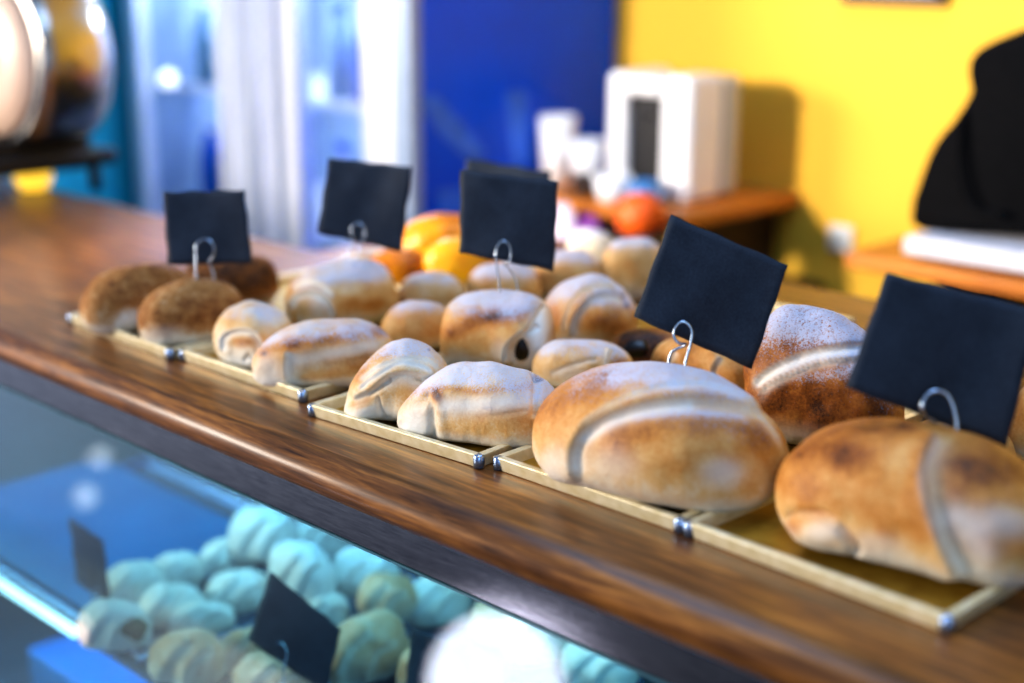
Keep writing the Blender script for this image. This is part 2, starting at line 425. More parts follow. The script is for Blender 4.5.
def pastry(key, name, label, cat, bbox, base=0.0032, asp=0.8, psi=0.0, top=None, wid=None, p=2.4, n=2.3, tip=0.35, res=(110, 84), mat='crust',
           toast=(0.18, 0.30), sugar=0.7, sline=(0.35, 0.85), lump=1.0, feats=(), seed=1, group=None, seat=0.0):
    x0, y0, x1, y1 = bbox
    nu, nv = res
    a = np.linspace(0, math.pi, nu); t = -np.cos(a)
    t = 0.55 * t + 0.45 * np.sign(t) * (1 - (1 - np.abs(t)) ** 1.6); t[0], t[-1] = -1, 1
    ph = np.linspace(0, 2 * math.pi, nv, endpoint=False)
    def prof(ctrl):
        if ctrl is None: return np.ones_like(t)
        c = np.array(spline([np.array(q, float) for q in ctrl], 10)); return np.interp(t, c[:, 0], c[:, 1])
    e = np.clip(1 - np.abs(t) ** p, 0, 1) ** (1 / p)
    H = prof(top); B = prof(wid) * asp * e
    tz = tip * H
    zt = tz + (H - tz) * e; zb = tz * (1 - np.clip(e * 1.25, 0, 1))
    zc = zb + (zt - zb) * 0.42
    cs, sn = np.cos(ph), np.sin(ph)
    cy = np.sign(cs) * np.abs(cs) ** (2 / n); su = np.where(sn > 0, np.abs(sn) ** (2 / n), -np.abs(sn) ** (2 / 3.4))
    X = np.repeat(t[:, None], nv, 1); Y = B[:, None] * cy[None, :]
    Z = zc[:, None] + np.where(su > 0, (zt - zc)[:, None], (zc - zb)[:, None]) * su[None, :]
    V = np.stack([X, Y, Z * 1.0], -1).reshape(-1, 3)
    c, s = math.cos(psi), math.sin(psi)
    V[:, 0], V[:, 1] = c * V[:, 0] - s * V[:, 1], s * V[:, 0] + c * V[:, 1]
    # placing: local X = rightwards as seen from the shop front, Y = away, Z = up
    bx, by = (x0 + x1) / 2, y1
    P = at_z(bx, y1, base)
    V[:, 0] = V[:, 0] - (V[:, 0].max() + V[:, 0].min()) / 2
    hw = V[:, 0].max()
    for it in range(6):
        d = P - CAM; dist = np.linalg.norm(d); az = math.atan2(d[1], d[0]); el = math.asin(-d[2] / dist)
        m = (x1 - x0) / 2 * dep / F_PX / hw if it else (x1 - x0) / 2 * depth_of(P) / F_PX / hw
        dep = depth_of(P)
        Xs, Ys = V[:, 0] * m, V[:, 1] * m
        hpx = (y1 - y0) * dep / F_PX / 0.985
        lo, hi = 0.01, 0.4
        for _ in range(30):
            hz = (lo + hi) / 2; v = V[:, 2] * hz * math.cos(el) + Ys * math.sin(el)
            if v.max() - v.min() > hpx: hi = hz
            else: lo = hz
        v = V[:, 2] * hz * math.cos(el) + Ys * math.sin(el)
        P = at_z(bx, y1 + v.min() * F_PX / dep, base)
    W = np.stack([Xs, Ys, V[:, 2] * hz], -1)
    rz = az - math.pi / 2
    px2m = dep / F_PX
    # outward normals on the grid
    def normals(W):
        G = W.reshape(nu, nv, 3)
        du = np.gradient(G, axis=0); dv = np.roll(G, -1, 1) - np.roll(G, 1, 1)
        N = np.cross(dv, du).reshape(-1, 3); ln = np.linalg.norm(N, axis=1)
        N = N / np.maximum(ln, 1e-12)[:, None]
        cen = np.array([0, 0, W[:, 2].mean()])
        flip = np.sum(N * (W - cen), 1) < 0; N[flip] *= -1
        N[ln < 1e-12] = (W - cen)[ln < 1e-12] / np.maximum(np.linalg.norm((W - cen)[ln < 1e-12], axis=1), 1e-9)[:, None]
        return N
    N = normals(W)
    vw = W[:, 2] * math.cos(el) + W[:, 1] * math.sin(el)
    q = np.stack([x0 + (W[:, 0] / (hw * m) + 1) / 2 * (x1 - x0), y1 - (vw - vw.min()) / (vw.max() - vw.min()) * (y1 - y0)], 1)
    front = sstep(-0.12, 0.22, N @ np.array([0, -math.cos(el), math.sin(el)]))
    zr = W[:, 2] / W[:, 2].max()
    off = np.array([seed * 3.1, seed * 1.7, seed * 0.9])
    disp = lump * (vnoise(W + off, 22, seed, 2) * 0.009 + vnoise(W + off, 75, seed + 5, 2) * 0.0022)
    T = toast[0] + toast[1] * sstep(0.08, 0.55, zr) + vnoise(W + off, 45, seed + 9, 3) * 0.30
    S = 1.12 * sugar * (0.45 * sstep(sline[0] - .25, sline[1] - .15, N[:, 2]) + 0.55 * sstep(sline[0] + .1, sline[1] + .1, N[:, 2])) * (1 + vnoise(W + off, 60, seed + 3, 2) * 0.9)
    K = 0.85 * (1 - sstep(0.02, 0.30, zr))
    for ft in feats:
        k = ft[0]
        if k in ('step', 'groove'):
            d, sd, fr = polydist(q, ft[1]); fade = sstep(0, 0.08, fr) * sstep(0, 0.08, 1 - fr) * front
            if k == 'step':
                h, L = ft[2], ft[3]; cr = ft[4] if len(ft) > 4 else 0.6
                ds = d * np.where(sd > 0, 1, -1); bw_ = max(1.6, 0.55 * abs(h)); bl_ = sstep(-bw_, bw_ * 1.3, ds)
                disp += px2m * h * (bl_ * np.exp(-np.maximum(ds, 0) / L) - 0.55 * (1 - bl_) * np.exp(np.minimum(ds, 0) / (L * 0.45))) * fade
                near = np.where(sd > 0, np.exp(-(d / 2.2) ** 2), np.exp(-(d / (L * 0.5)) ** 2)) * fade
                K = np.maximum(K, cr * near); S = S * (1 - 0.7 * near * (cr > 0.2)); T = T - 0.15 * near
            else:
                w_, dp_ = ft[2], ft[3]; cr = ft[4] if len(ft) > 4 else 0.6
                g = np.exp(-(d / w_) ** 2) * fade
                disp -= px2m * dp_ * g; K = np.maximum(K, cr * np.exp(-(d / (w_ * 1.3)) ** 2) * fade); S = S * (1 - 0.6 * g * (cr > 0.2))
        elif k == 'bump':
            (cx_, cy_), (rx, ry), h = ft[1:4]
            r2 = ((q[:, 0] - cx_) / rx) ** 2 + ((q[:, 1] - cy_) / ry) ** 2
            disp += px2m * h * np.exp(-r2) * front
        elif k == 'spot':
            what, (cx_, cy_), (rx, ry), amt = ft[1:5]; ang = ft[5] if len(ft) > 5 else 0.0
            dx, dy = q[:, 0] - cx_, q[:, 1] - cy_; ca, sa = math.cos(ang), math.sin(ang)
            r2 = ((dx * ca + dy * sa) / rx) ** 2 + ((-dx * sa + dy * ca) / ry) ** 2
            g = amt * np.exp(-r2 ** 1.5) * front
            if what == 'toast': T = T + g
            elif what == 'sugar': S = S + g
            else: K = K + g
        elif k == 'stroke':
            what, pts, w_, amt = ft[1:5]
            d, sd, fr = polydist(q, pts); g = amt * np.exp(-(d / w_) ** 2) * front
            if what == 'toast': T = T + g
            elif what == 'sugar': S = S + g
            else: K = K + g
    disp *= sstep(-0.02, 0.12, zr) * 0.9 + 0.1
    W = W + N * disp[:, None]
    W[:, 2] = np.maximum(W[:, 2], 0.0)
    W[:, 0] = (W[:, 0] - (W[:, 0].max() + W[:, 0].min()) / 2) * (2 * hw * m / (W[:, 0].max() - W[:, 0].min()))
    v2 = W[:, 2] * math.cos(el) + W[:, 1] * math.sin(el)
    W[:, 2] *= 1 - (v2.max() - vw.max()) / (W[:, 2].max() * math.cos(el))
    for it in range(4):
        cr_, sr_ = math.cos(rz), math.sin(rz)
        D = np.stack([P[0] + cr_ * W[:, 0] - sr_ * W[:, 1], P[1] + sr_ * W[:, 0] + cr_ * W[:, 1], P[2] + W[:, 2]], 1) - CAM
        zz = D @ FW; qx = 512 + F_PX * (D @ RT) / zz; qy = 341.5 - F_PX * (D @ UP) / zz
        W[:, :2] *= (x1 - x0) / (qx.max() - qx.min())
        jb = int(np.argmax(qy)); jt = int(np.argmin(qy))
        W[:, 2] *= 1 + ((y1 - y0) - (qy.max() - qy.min())) * dep / F_PX / max(W[jt, 2], 1e-3)
        P = P + (at_z(bx + (x0 + x1) / 2 - (qx.max() + qx.min()) / 2, y1 + (y1 - qy.max()), base) - at_z(bx, y1, base))
    # mesh: closed tube
    idx = np.arange(nu * nv).reshape(nu, nv)
    A_ = idx[:-1]; B_ = idx[1:]
    faces = np.stack([A_, np.roll(A_, -1, 1), np.roll(B_, -1, 1), B_], -1).reshape(-1, 4)
    me = bpy.data.meshes.new(name)
    fl = [tuple(r) for r in faces.tolist()] + [tuple(idx[0].tolist())[::-1], tuple(idx[-1].tolist())]
    me.from_pydata(W.tolist(), [], fl); me.update()
    att = me.color_attributes.new('crust', 'FLOAT_COLOR', 'POINT')
    att.data.foreach_set('color', np.stack([np.clip(T, 0, 1), np.clip(S, 0, 1), np.clip(K, 0, 1), np.ones(len(T))], 1).astype(np.float32).ravel())
    import bmesh
    bm = bmesh.new(); bm.from_mesh(me); bmesh.ops.recalc_face_normals(bm, faces=bm.faces); bm.to_mesh(me); bm.free()
    o = link(name, me, M[mat], None, P, rz)
    tag(o, label, cat, group)
    fq = np.where(front > 0.3)[0]
    def surf(px, py):
        j = fq[np.argmin(np.sum((q[fq] - np.array([px, py])) ** 2, 1))]
        return W[j], N[j]
    PASTRY[key] = dict(o=o, P=P, rz=rz, depth=dep, px2m=px2m, surf=surf, el=el)
    return o
def blob_part(key, name, mat, px, py, rx, ry, sink=0.4, rot=0.0):
    """small filling part set into the surface of a pastry"""
    d = PASTRY[key]; c, nrm = d['surf'](px, py); m = d['px2m']
    nz = Vector(nrm.tolist()); q = Vector((0, 0, 1)).rotation_difference(nz)
    up = Vector((0, math.sin(d['el']), math.cos(d['el']))); v = (up - nz * up.dot(nz)).normalized(); u = v.cross(nz)
    u, v = u * math.cos(rot) + v * math.sin(rot), v * math.cos(rot) - u * math.sin(rot)
    vs = []; fs = []; A, Bn = 20, 10
    for i in range(Bn + 1):
        th = math.pi * i / Bn
        for k in range(A):
            ph = 2 * math.pi * k / A; w = 1 + 0.12 * math.sin(3 * ph + i)
            vs.append(tuple(Vector(c.tolist()) + u * (rx * m * w * math.sin(th) * math.cos(ph)) + v * (ry * m * w * math.sin(th) * math.sin(ph)) + nz * (min(rx, ry) * m * (0.8 * math.cos(th) - sink))))
    for i in range(Bn):
        for k in range(A):
            k2 = (k + 1) % A; fs.append((i*A + k, i*A + k2, (i+1)*A + k2, (i+1)*A + k))
    o = MB().add(vs, fs).build(name, M[mat], d['o'], smooth=True)
    return o
HI = (190, 150); MID = (120, 96)

# tray 1: rustic brown buns
gb = 'rustic brown buns on the far left tray'
pastry('A', 'bread_bun', 'brown rustic bun at the far left end of the trays, grey spot on its front', 'bun', (79, 263, 208, 335), asp=0.55, psi=0.25, mat='brown', toast=(0.06, 0.5), sugar=0.0, seed=3, n=2.2, group=gb,
       top=[(-1, .95), (-.5, 1), (.4, 1.0), (1, .95)], feats=[('spot', 'toast', (128, 318), (14, 12), -.35), ('spot', 'pale', (128, 322), (12, 9), .4)])
pastry('B', 'bread_bun', 'brown rustic bun in front, holding the leftmost sign', 'bun', (137, 278, 246, 348), asp=0.7, psi=0.2, mat='brown', toast=(0.02, 0.52), sugar=0.0, seed=4, group=gb,
       feats=[('spot', 'pale', (160, 335), (24, 9), .35), ('spot', 'toast', (215, 325), (20, 18), .12)])
pastry('C', 'bread_bun', 'darkest brown rustic bun, behind the leftmost sign', 'bun', (180, 253, 279, 312), asp=0.6, psi=0.35, mat='brown', toast=(0.45, 0.42), sugar=0.0, seed=5, group=gb)

# tray 2: pale rolls
g2 = 'pale rolls on the second tray'
pastry('D', 'bread_roll', 'small pale roll with spiral end facing front, left on the second tray', 'roll', (213, 300, 296, 370), asp=1.15, psi=0.9, res=MID, toast=(0.08, 0.26), sugar=.55, seed=6, n=2.2, p=2.6, group=g2,
       feats=[('step', [(220, 352), (222, 335), (235, 329), (252, 332), (260, 345), (258, 362)], 3, 10, .6), ('spot', 'toast', (241, 341), (13, 6), .35), ('groove', [(240, 362), (246, 356), (250, 360)], 2.5, 3, .2),
              ('spot', 'pale', (238, 358), (18, 14), .5), ('spot', 'toast', (232, 316), (12, 10), .16), ('spot', 'sugar', (268, 315), (20, 14), .4)])
pastry('E', 'bread_roll', 'long pale log roll lying at the front right of the second tray', 'roll', (252, 318, 396, 388), asp=0.55, psi=-0.16, res=MID, toast=(0.16, 0.30), sugar=.75, seed=7, n=2.9, p=3.0, tip=.45, group=g2,
       top=[(-1, .62), (-.75, .78), (-.4, .93), (0.1, 1), (.6, 1), (1, .9)],
       feats=[('step', [(290, 384), (288, 365), (291, 350)], 3, 16, .5), ('stroke', 'toast', [(268, 350), (292, 345), (340, 338), (385, 332)], 7, .22), ('spot', 'toast', (294, 343), (9, 6), .25),
              ('stroke', 'pale', [(300, 360), (340, 354), (375, 347)], 7, .5), ('groove', [(300, 372), (335, 367), (372, 359)], 1.8, 2, .1), ('stroke', 'toast', [(305, 378), (340, 374), (380, 366)], 6, .28),
              ('spot', 'pale', (270, 370), (16, 16), .55), ('spot', 'toast', (384, 332), (8, 8), .25), ('spot', 'toast', (266, 352), (5, 3), .3)])
pastry('F', 'bread_roll', 'sugared wrapped roll with yellow custard at its left end, carrying a sign', 'roll', (284, 258, 399, 334), asp=0.72, psi=0.5, res=MID, toast=(0.16, 0.28), sugar=.8, seed=8, n=2.4, p=2.6, tip=.4, group=g2,
       top=[(-1, .8), (-.5, .9), (0.2, 1), (.7, 1.0), (1, .9)],
       feats=[('step', [(289, 310), (296, 298), (310, 294), (322, 298), (330, 308), (333, 322)], 3.5, 9, .6), ('step', [(292, 290), (306, 283), (322, 287), (334, 300)], 2, 7, .5), ('spot', 'toast', (360, 308), (26, 8), .3),
              ('spot', 'toast', (355, 266), (3, 4), .9), ('spot', 'sugar', (372, 275), (22, 16), .5), ('spot', 'pale', (318, 305), (10, 12), .4), ('spot', 'toast', (297, 290), (10, 8), .12)])
blob_part('F', 'custard_filling', 'custard', 293, 317, 3.2, 10, .45, -0.5)
pastry('G', 'bread_roll', 'half hidden sugared roll between the second and third trays, lower of the two', 'roll', (380, 300, 456, 352), asp=0.7, psi=0.2, toast=(0.25, 0.26), sugar=.75, sline=(.45, .85), seed=9, group=g2)
pastry('H', 'bread_roll', 'small sugared roll in front of the yellow loaf, upper of two half hidden', 'roll', (397, 271, 465, 314), asp=0.75, toast=(0.2, 0.2), sugar=.75, seed=10, group=g2)

# tray 3: sugared pastries in focus
g3 = 'sugared pastries on the middle tray'
pastry('I', 'croissant', 'small pale croissant with folded bands, front left of the middle tray', 'croissant', (344, 338, 458, 424), asp=0.66, psi=-0.25, res=HI, toast=(0.14, 0.24), sugar=.75, sline=(.3, .85), seed=11, n=2.2, p=2.7, tip=.22, group=g3,
       top=[(-1, .55), (-.6, .8), (-.1, 1), (.3, 1.0), (1, .8)],
       feats=[('step', [(350, 400), (362, 394), (371, 390), (389, 377), (405, 374), (424, 378), (436, 376)], 4.5, 11, .35), ('step', [(357, 390), (368, 381), (377, 376), (398, 364), (419, 367), (435, 376)], 1.6, 6, .7),
              ('step', [(358, 382), (379, 368), (400, 360), (424, 361), (442, 371)], 1.4, 6, .5), ('groove', [(366, 394), (380, 386), (390, 380)], 2.2, 4, 0), ('groove', [(412, 378), (421, 382)], 2, 3, 0),
              ('bump', (360, 410), (15, 9), 6), ('spot', 'toast', (360, 402), (14, 5), .35, -.3), ('spot', 'toast', (345, 414), (3, 5), .35), ('spot', 'pale', (372, 415), (22, 11), .5), ('groove', [(377, 396), (379, 410), (384, 421)], 2.2, 2.5, .3),
              ('stroke', 'toast', [(358, 378), (372, 362), (390, 352)], 6, .2), ('spot', 'toast', (428, 351), (1.6, 1.3), .9), ('spot', 'toast', (395, 355), (1.4, 1), .6), ('stroke', 'pale', [(385, 385), (405, 382), (420, 390)], 5, .3),
              ('spot', 'sugar', (412, 350), (24, 12), .3)])
pastry('J', 'bread_roll', 'pale sugared log roll with smooth side band, front right of the middle tray', 'roll', (397, 361, 564, 450), asp=0.5, psi=-0.38, res=HI, toast=(0.13, 0.26), sugar=.85, sline=(.3, .75), seed=12, n=2.9, p=3.0, tip=.42, group=g3,
       top=[(-1, .5), (-.75, .72), (-.45, .92), (-.2, 1), (.3, 1), (.6, .97), (1, .85)],
       feats=[('groove', [(434, 442), (433, 420), (431, 405), (424, 392)], 4.5, 4, .15), ('bump', (421, 402), (8, 7), -3.5), ('spot', 'pale', (414, 422), (16, 18), .7), ('spot', 'toast', (437, 397), (6, 7), .55, -.5), ('spot', 'toast', (400, 425), (3, 5), .6),
              ('stroke', 'toast', [(415, 391), (443, 389), (480, 394), (512, 391), (530, 387)], 4, .24), ('stroke', 'pale', [(446, 407), (480, 407), (528, 402)], 9, .75), ('groove', [(440, 418), (480, 418), (530, 412)], 1.6, 1.4, .1),
              ('stroke', 'toast', [(446, 433), (480, 434), (528, 430)], 11, .14), ('spot', 'toast', (488, 409), (6, 1.6), .5), ('spot', 'toast', (440, 413), (3, 2), .2),
              ('groove', [(534, 368), (537, 384), (535, 400), (533, 420)], 3.5, 4, .1), ('bump', (541, 378), (5, 4), -6), ('spot', 'toast', (540, 378), (6, 3.5), 1.0, .5), ('stroke', 'sugar', [(425, 378), (480, 370), (525, 374)], 9, .35)])
pastry('K', 'stuffed_roll', 'round sugared roll with dark filling in its right end, carrying a sign', 'roll', (440, 289, 555, 376), asp=0.78, psi=-0.28, res=HI, toast=(0.16, 0.34), sugar=.95, sline=(.28, .8), seed=13, n=2.4, p=3.2, tip=.42, lump=.6, group=g3,
       feats=[('step', [(543, 302), (533, 318), (527, 331), (517, 340), (511, 352), (512, 366)][::-1], 7, 12, .5), ('spot', 'pale', (538, 338), (13, 34), .95), ('spot', 'sugar', (538, 335), (13, 34), -.8), ('bump', (521, 352), (8, 12), -7), ('step', [(524, 331), (516, 336), (506, 346), (503, 362)][::-1], 2.6, 6, .5),
              ('groove', [(522, 336), (531, 331), (538, 326)], 2.5, 4, .1), ('stroke', 'toast', [(452, 334), (480, 322), (505, 317), (530, 314)], 8, .33), ('spot', 'toast', (485, 313), (24, 8), .2), ('spot', 'pale', (462, 366), (18, 9), .6), ('spot', 'pale', (500, 352), (9, 12), .4), ('spot', 'toast', (475, 345), (20, 16), .06)])
blob_part('K', 'chocolate_filling', 'filling', 521, 353, 8.5, 13, .12, 0.1)
pastry('L', 'bread_roll', 'low sugared roll with folded right tip, behind the big creased bun', 'roll', (532, 339, 634, 392), asp=0.6, psi=-0.1, res=MID, toast=(0.2, 0.24), sugar=.85, sline=(.35, .75), seed=14, n=2.4, p=2.6, group=g3,
       feats=[('step', [(611, 349), (608, 360), (607, 375)], -3, 10, .4), ('spot', 'toast', (620, 363), (8, 6), .25), ('groove', [(550, 376), (575, 366), (600, 360)], 2, 1.6, .4), ('spot', 'pale', (575, 375), (24, 6), .4)])
pastry('M', 'croissant', 'sugared croissant with a curved band, right of the tall middle sign', 'croissant', (539, 273, 638, 352), asp=0.8, psi=-0.2, res=MID, toast=(0.2, 0.3), sugar=.95, sline=(.2, .7), seed=15, n=2.2, p=2.2, tip=.5, group=g3,
       top=[(-1, .8), (-.4, .95), (.1, 1), (.6, .93), (1, .8)],
       feats=[('step', [(571, 338), (575, 318), (588, 301), (602, 295), (622, 301)], 4, 9, .7), ('step', [(562, 334), (566, 314), (576, 297), (592, 287), (612, 288)], 1.6, 6, .3), ('bump', (606, 318), (22, 14), 4), ('spot', 'toast', (604, 322), (26, 12), .22), ('spot', 'toast', (552, 318), (8, 18), .2),
              ('spot', 'toast', (624, 305), (3, 3), .6), ('spot', 'sugar', (596, 303), (12, 6), .3), ('groove', [(605, 293), (617, 297), (624, 303)], 2, 2.5, 0)])
pastry('U', 'stuffed_roll', 'brown roll with dark chocolate filling spilling out, under the tilted sign', 'roll', (606, 326, 694, 374), asp=0.65, toast=(0.5, 0.3), sugar=.05, seed=16, feats=[('spot', 'toast', (640, 345), (22, 14), .5)], group=g3)
blob_part('U', 'chocolate_filling', 'filling', 634, 350, 15, 9, .35, 0.2)

# back row
gbk = 'sugared buns in the back row'
pastry('N', 'sweet_bun', 'sugared round bun right behind the stuffed roll with a sign', 'bun', (465, 262, 542, 312), asp=0.8, toast=(0.2, 0.3), sugar=1.0, seed=17, group=gbk)
pastry('O', 'sweet_bun', 'sugared golden bun behind the banded croissant, middle of the back row', 'bun', (534, 249, 604, 302), asp=0.8, toast=(0.26, 0.26), sugar=1.0, sline=(.45, .9), seed=18, group=gbk)
pastry('P', 'sweet_bun', 'pale sugared bun at the back, just left of the tilted sign', 'bun', (597, 237, 668, 302), asp=0.7, toast=(0.2, 0.26), sugar=1.0, seed=19, group=gbk)
pastry('AA', 'sweet_bun', 'farthest small lilac-tinged sugared bun in the back row', 'bun', (566, 228, 616, 268), asp=0.7, toast=(0.1, 0.1), sugar=1.0, seed=20, group=gbk)
go = 'orange loaves in the back row'
pastry('R', 'brioche_loaf', 'large orange loaf at the back between two upright signs', 'loaf', (398, 213, 505, 270), asp=0.55, psi=0.1, mat='orange', toast=(0.3, 0.36), sugar=0, seed=21, group=go)
pastry('Q', 'brioche_loaf', 'bright yellow loaf just left of the tall middle sign', 'loaf', (423, 236, 505, 292), asp=0.6, mat='orange', toast=(0.22, 0.2), sugar=0, seed=22, feats=[('spot', 'toast', (439, 278), (7, 4), .7)], group=go)
pastry('S', 'brioche_loaf', 'small dark orange loaf below the second sign', 'loaf', (364, 248, 432, 290), asp=0.6, mat='orange', toast=(0.4, 0.36), sugar=.25, seed=23, group=go)

# tray 4
g4 = 'large pastries on the two nearest trays'
pastry('T', 'sweet_bread', 'big sugared bun with one long curved crease, front of the fourth tray', 'bun', (532, 361, 790, 514), asp=0.62, psi=-0.42, res=(230, 180), toast=(0.2, 0.34), sugar=.85, sline=(.6, .95), seed=24, n=2.15, p=2.25, tip=.40, lump=.5, group=g4,
       top=[(-1, .92), (-.5, .98), (0, 1), (.5, .95), (1, .82)],
       feats=[('step', [(588, 492), (582, 470), (584, 452), (598, 433), (635, 416), (684, 406), (735, 408), (760, 420)], 9, 22, .4), ('step', [(584, 440), (600, 424), (640, 402), (684, 390), (722, 394), (756, 414), (782, 452)], 2.2, 10, .2),
              ('bump', (680, 455), (75, 36), 9), ('stroke', 'toast', [(625, 440), (680, 428), (730, 430), (762, 445)], 16, .2), ('spot', 'toast', (755, 440), (22, 22), .12), ('spot', 'pale', (722, 473), (20, 13), .5), ('stroke', 'toast', [(548, 410), (575, 398), (610, 386)], 20, .22),
              ('stroke', 'sugar', [(625, 376), (690, 374), (735, 392)], 12, .5), ('stroke', 'sugar', [(640, 424), (690, 416), (740, 418)], 5, .55), ('spot', 'pale', (565, 470), (20, 18), .4), ('spot', 'pale', (620, 470), (26, 18), .35), ('stroke', 'toast', [(600, 498), (680, 505), (750, 490)], 8, .15),
              ('stroke', 'pale', [(590, 446), (630, 424), (690, 410)], 5, .4)])
pastry('V', 'croissant', 'flaky golden croissant under the tilted sign, behind the big creased bun', 'croissant', (650, 336, 768, 398), asp=0.5, psi=-0.35, res=MID, toast=(0.42, 0.16), sugar=.12, seed=25, lump=1.6, group=g4,
       feats=[('step', [(676, 384), (668, 366), (676, 352)], 3, 8, .4), ('step', [(720, 392), (714, 372), (722, 356)], 3, 8, .4)])
pastry('W', 'croissant', 'tall sugared brown croissant with a pale lip, between the two largest signs', 'croissant', (743, 304, 905, 458), asp=0.6, psi=-0.25, res=HI, toast=(0.6, 0.22), sugar=1.15, sline=(.15, .75), lump=1.5, seed=26, n=2.1, p=3.6, tip=.3, group=g4,
       top=[(-1, .95), (-.75, 1.0), (-.3, 1.0), (.2, .94), (.6, .82), (1, .6)],
       feats=[('step', [(752, 396), (764, 380), (784, 366), (812, 353), (862, 344), (890, 346)], 5, 12, .75), ('step', [(758, 402), (770, 392), (790, 380), (820, 366), (870, 356)], 3, 8, .75), ('stroke', 'pale', [(760, 388), (785, 374), (815, 360), (862, 350)], 5, .7),
              ('stroke', 'sugar', [(785, 312), (820, 322), (860, 335)], 16, .5), ('stroke', 'sugar', [(800, 382), (830, 376), (870, 366)], 7, .5), ('stroke', 'toast', [(780, 410), (830, 420), (880, 425)], 22, .15)])
# tray 5
pastry('X', 'sweet_bread', 'biggest golden brown bun with a deep crease, front of the nearest tray', 'bun', (775, 417, 1072, 589), asp=0.62, psi=-0.25, res=(230, 180), toast=(0.22, 0.42), sugar=.05, sline=(.6, .95), seed=27, n=2.3, p=2.5, tip=.45, lump=.7, group=g4,
       top=[(-1, .9), (-.5, 1.0), (0, 1), (.4, .95), (1, .8)],
       feats=[('step', [(940, 428), (930, 458), (929, 484), (941, 524), (957, 560), (972, 586)][::-1], 11, 26, .22), ('stroke', 'pale', [(934, 440), (924, 484), (936, 524), (956, 566)], 4, .25), ('stroke', 'pale', [(958, 520), (985, 555)], 16, .5),
              ('spot', 'toast', (850, 470), (26, 18), .28), ('stroke', 'toast', [(800, 470), (840, 440), (900, 428)], 16, .22), ('spot', 'toast', (985, 465), (40, 22), .25), ('spot', 'toast', (905, 470), (12, 30), -.12), ('spot', 'pale', (1000, 520), (30, 18), .4), ('spot', 'toast', (800, 505), (16, 18), .1),
              ('groove', [(788, 543), (810, 536), (836, 536), (862, 560), (866, 578)], 4, 10, .1), ('bump', (826, 556), (24, 12), 5), ('spot', 'pale', (834, 552), (20, 10), .5), ('spot', 'toast', (800, 552), (12, 8), .3), ('spot', 'pale', (885, 560), (30, 14), .35)])
pastry('Y', 'croissant', 'golden croissant mostly hidden behind the largest sign', 'croissant', (898, 414, 1016, 470), asp=0.5, toast=(0.4, 0.2), sugar=.4, seed=28, lump=1.4, group=g4)
pastry('Z', 'croissant', 'brown sugared croissant at the right edge behind the largest sign', 'croissant', (1006, 372, 1120, 470), asp=0.6, toast=(0.42, 0.2), sugar=.5, seed=29, group=g4)

# ----------------------------------------------------------------------------- signs: blank black cards on bent wire clips
def sign(label, corners, depth, wire, wdepth, r=0.0011, curl=0.004, lean=0.0, group='blank black price signs', seed=0):
    TLc, TRc, BRc, BLc = [np.array(c, float) for c in corners]
    cpx = (TLc + TRc + BRc + BLc) / 4
    o = empty('price_sign', at_depth(wire[0][0], wire[0][1], wdepth)); tag(o, label, 'sign', group)
    loc = np.array(o.location)
    nx, ny = 18, 14; v = []; rnd = random.Random(seed)
    k1, k2 = rnd.uniform(2, 4), rnd.uniform(0, 6)
    for j in range(ny + 1):
        for i in range(nx + 1):
            u, w = i / nx, j / ny
            p = (TLc * (1 - u) + TRc * u) * (1 - w) + (BLc * (1 - u) + BRc * u) * w
            dd = depth + lean * (0.5 - w) + curl * (math.sin(u * math.pi * 1.3 + k2) + 0.6 * (2 * u - 1) * (2 * w - 1)) + 0.0012 * math.sin(k1 * 3 * u + 4 * w + k2)
            # softly nicked edges
            edge = 0.6 * math.sin(u * 17 + k2) * (w in (0, 1)); edx = 0.6 * math.sin(w * 15 + k1) * (u in (0, 1))
            v.append(at_depth(p[0] + edx, p[1] + edge, dd) - loc)
    f = [(j*(nx+1)+i, (j+1)*(nx+1)+i, (j+1)*(nx+1)+i+1, j*(nx+1)+i+1) for j in range(ny) for i in range(nx)]
    c = MB().add(v, f).build('card', M['slate'], o, smooth=True)
    sm = c.modifiers.new('thickness', 'SOLIDIFY'); sm.thickness = 0.0014; sm.offset = 0
    pts = [at_depth(q[0], q[1], wdepth + (q[2] if len(q) > 2 else 0)) - loc for q in spline([np.array(list(q) + [0] * (3 - len(q)), float) for q in wire], 7)]
    MB().tube(pts, r, 8).build('wire_clip', M['wire'], o, smooth=True)
    return o
def top_depth(key, px, py):
    d = PASTRY[key]; w, n_ = d['surf'](px, py); c, s = math.cos(d['rz']), math.sin(d['rz'])
    return depth_of(d['P'] + np.array([c * w[0] - s * w[1], s * w[0] + c * w[1], w[2]]))
B_ = 0.010
d1 = top_depth('B', 203, 280)
sign('leftmost blank black sign, standing on the front brown bun', [(163, 192), (244, 190), (252, 263), (168, 265)], d1 + .010,
     [(197, 286), (196, 270), (196, 256), (196, 246), (201, 240), (209, 240), (214, 247), (213, 256, .004), (209, 262, .007), (213, 272, .010), (214, 284, .012)], d1, r=.0014, seed=1)
d2 = top_depth('F', 360, 262)
sign('blank black sign tilted right on the custard filled roll, second from the left', [(329, 158), (412, 167), (402, 252), (317, 233)], d2 + .010,
     [(357, 268), (358, 255), (361, 243), (365, 235), (364, 227), (358, 223), (352, 227), (352, 236), (354, 243, .004), (349, 252, .010), (345, 262, .012)], d2, seed=2)
d3 = top_depth('K', 505, 292)
sign('tall centred blank black sign on the roll with dark filling', [(460, 170), (558, 181), (554, 271), (460, 253)], d3 + .010,
     [(500, 294), (499, 280), (497, 268), (495.5, 255), (498, 245), (503, 241), (509, 245), (511, 254), (509, 262), (505, 265, .004), (508, 267, .009), (514, 276, .012), (517, 284, .013), (518, 294, .013)], d3, r=.0010, seed=3)
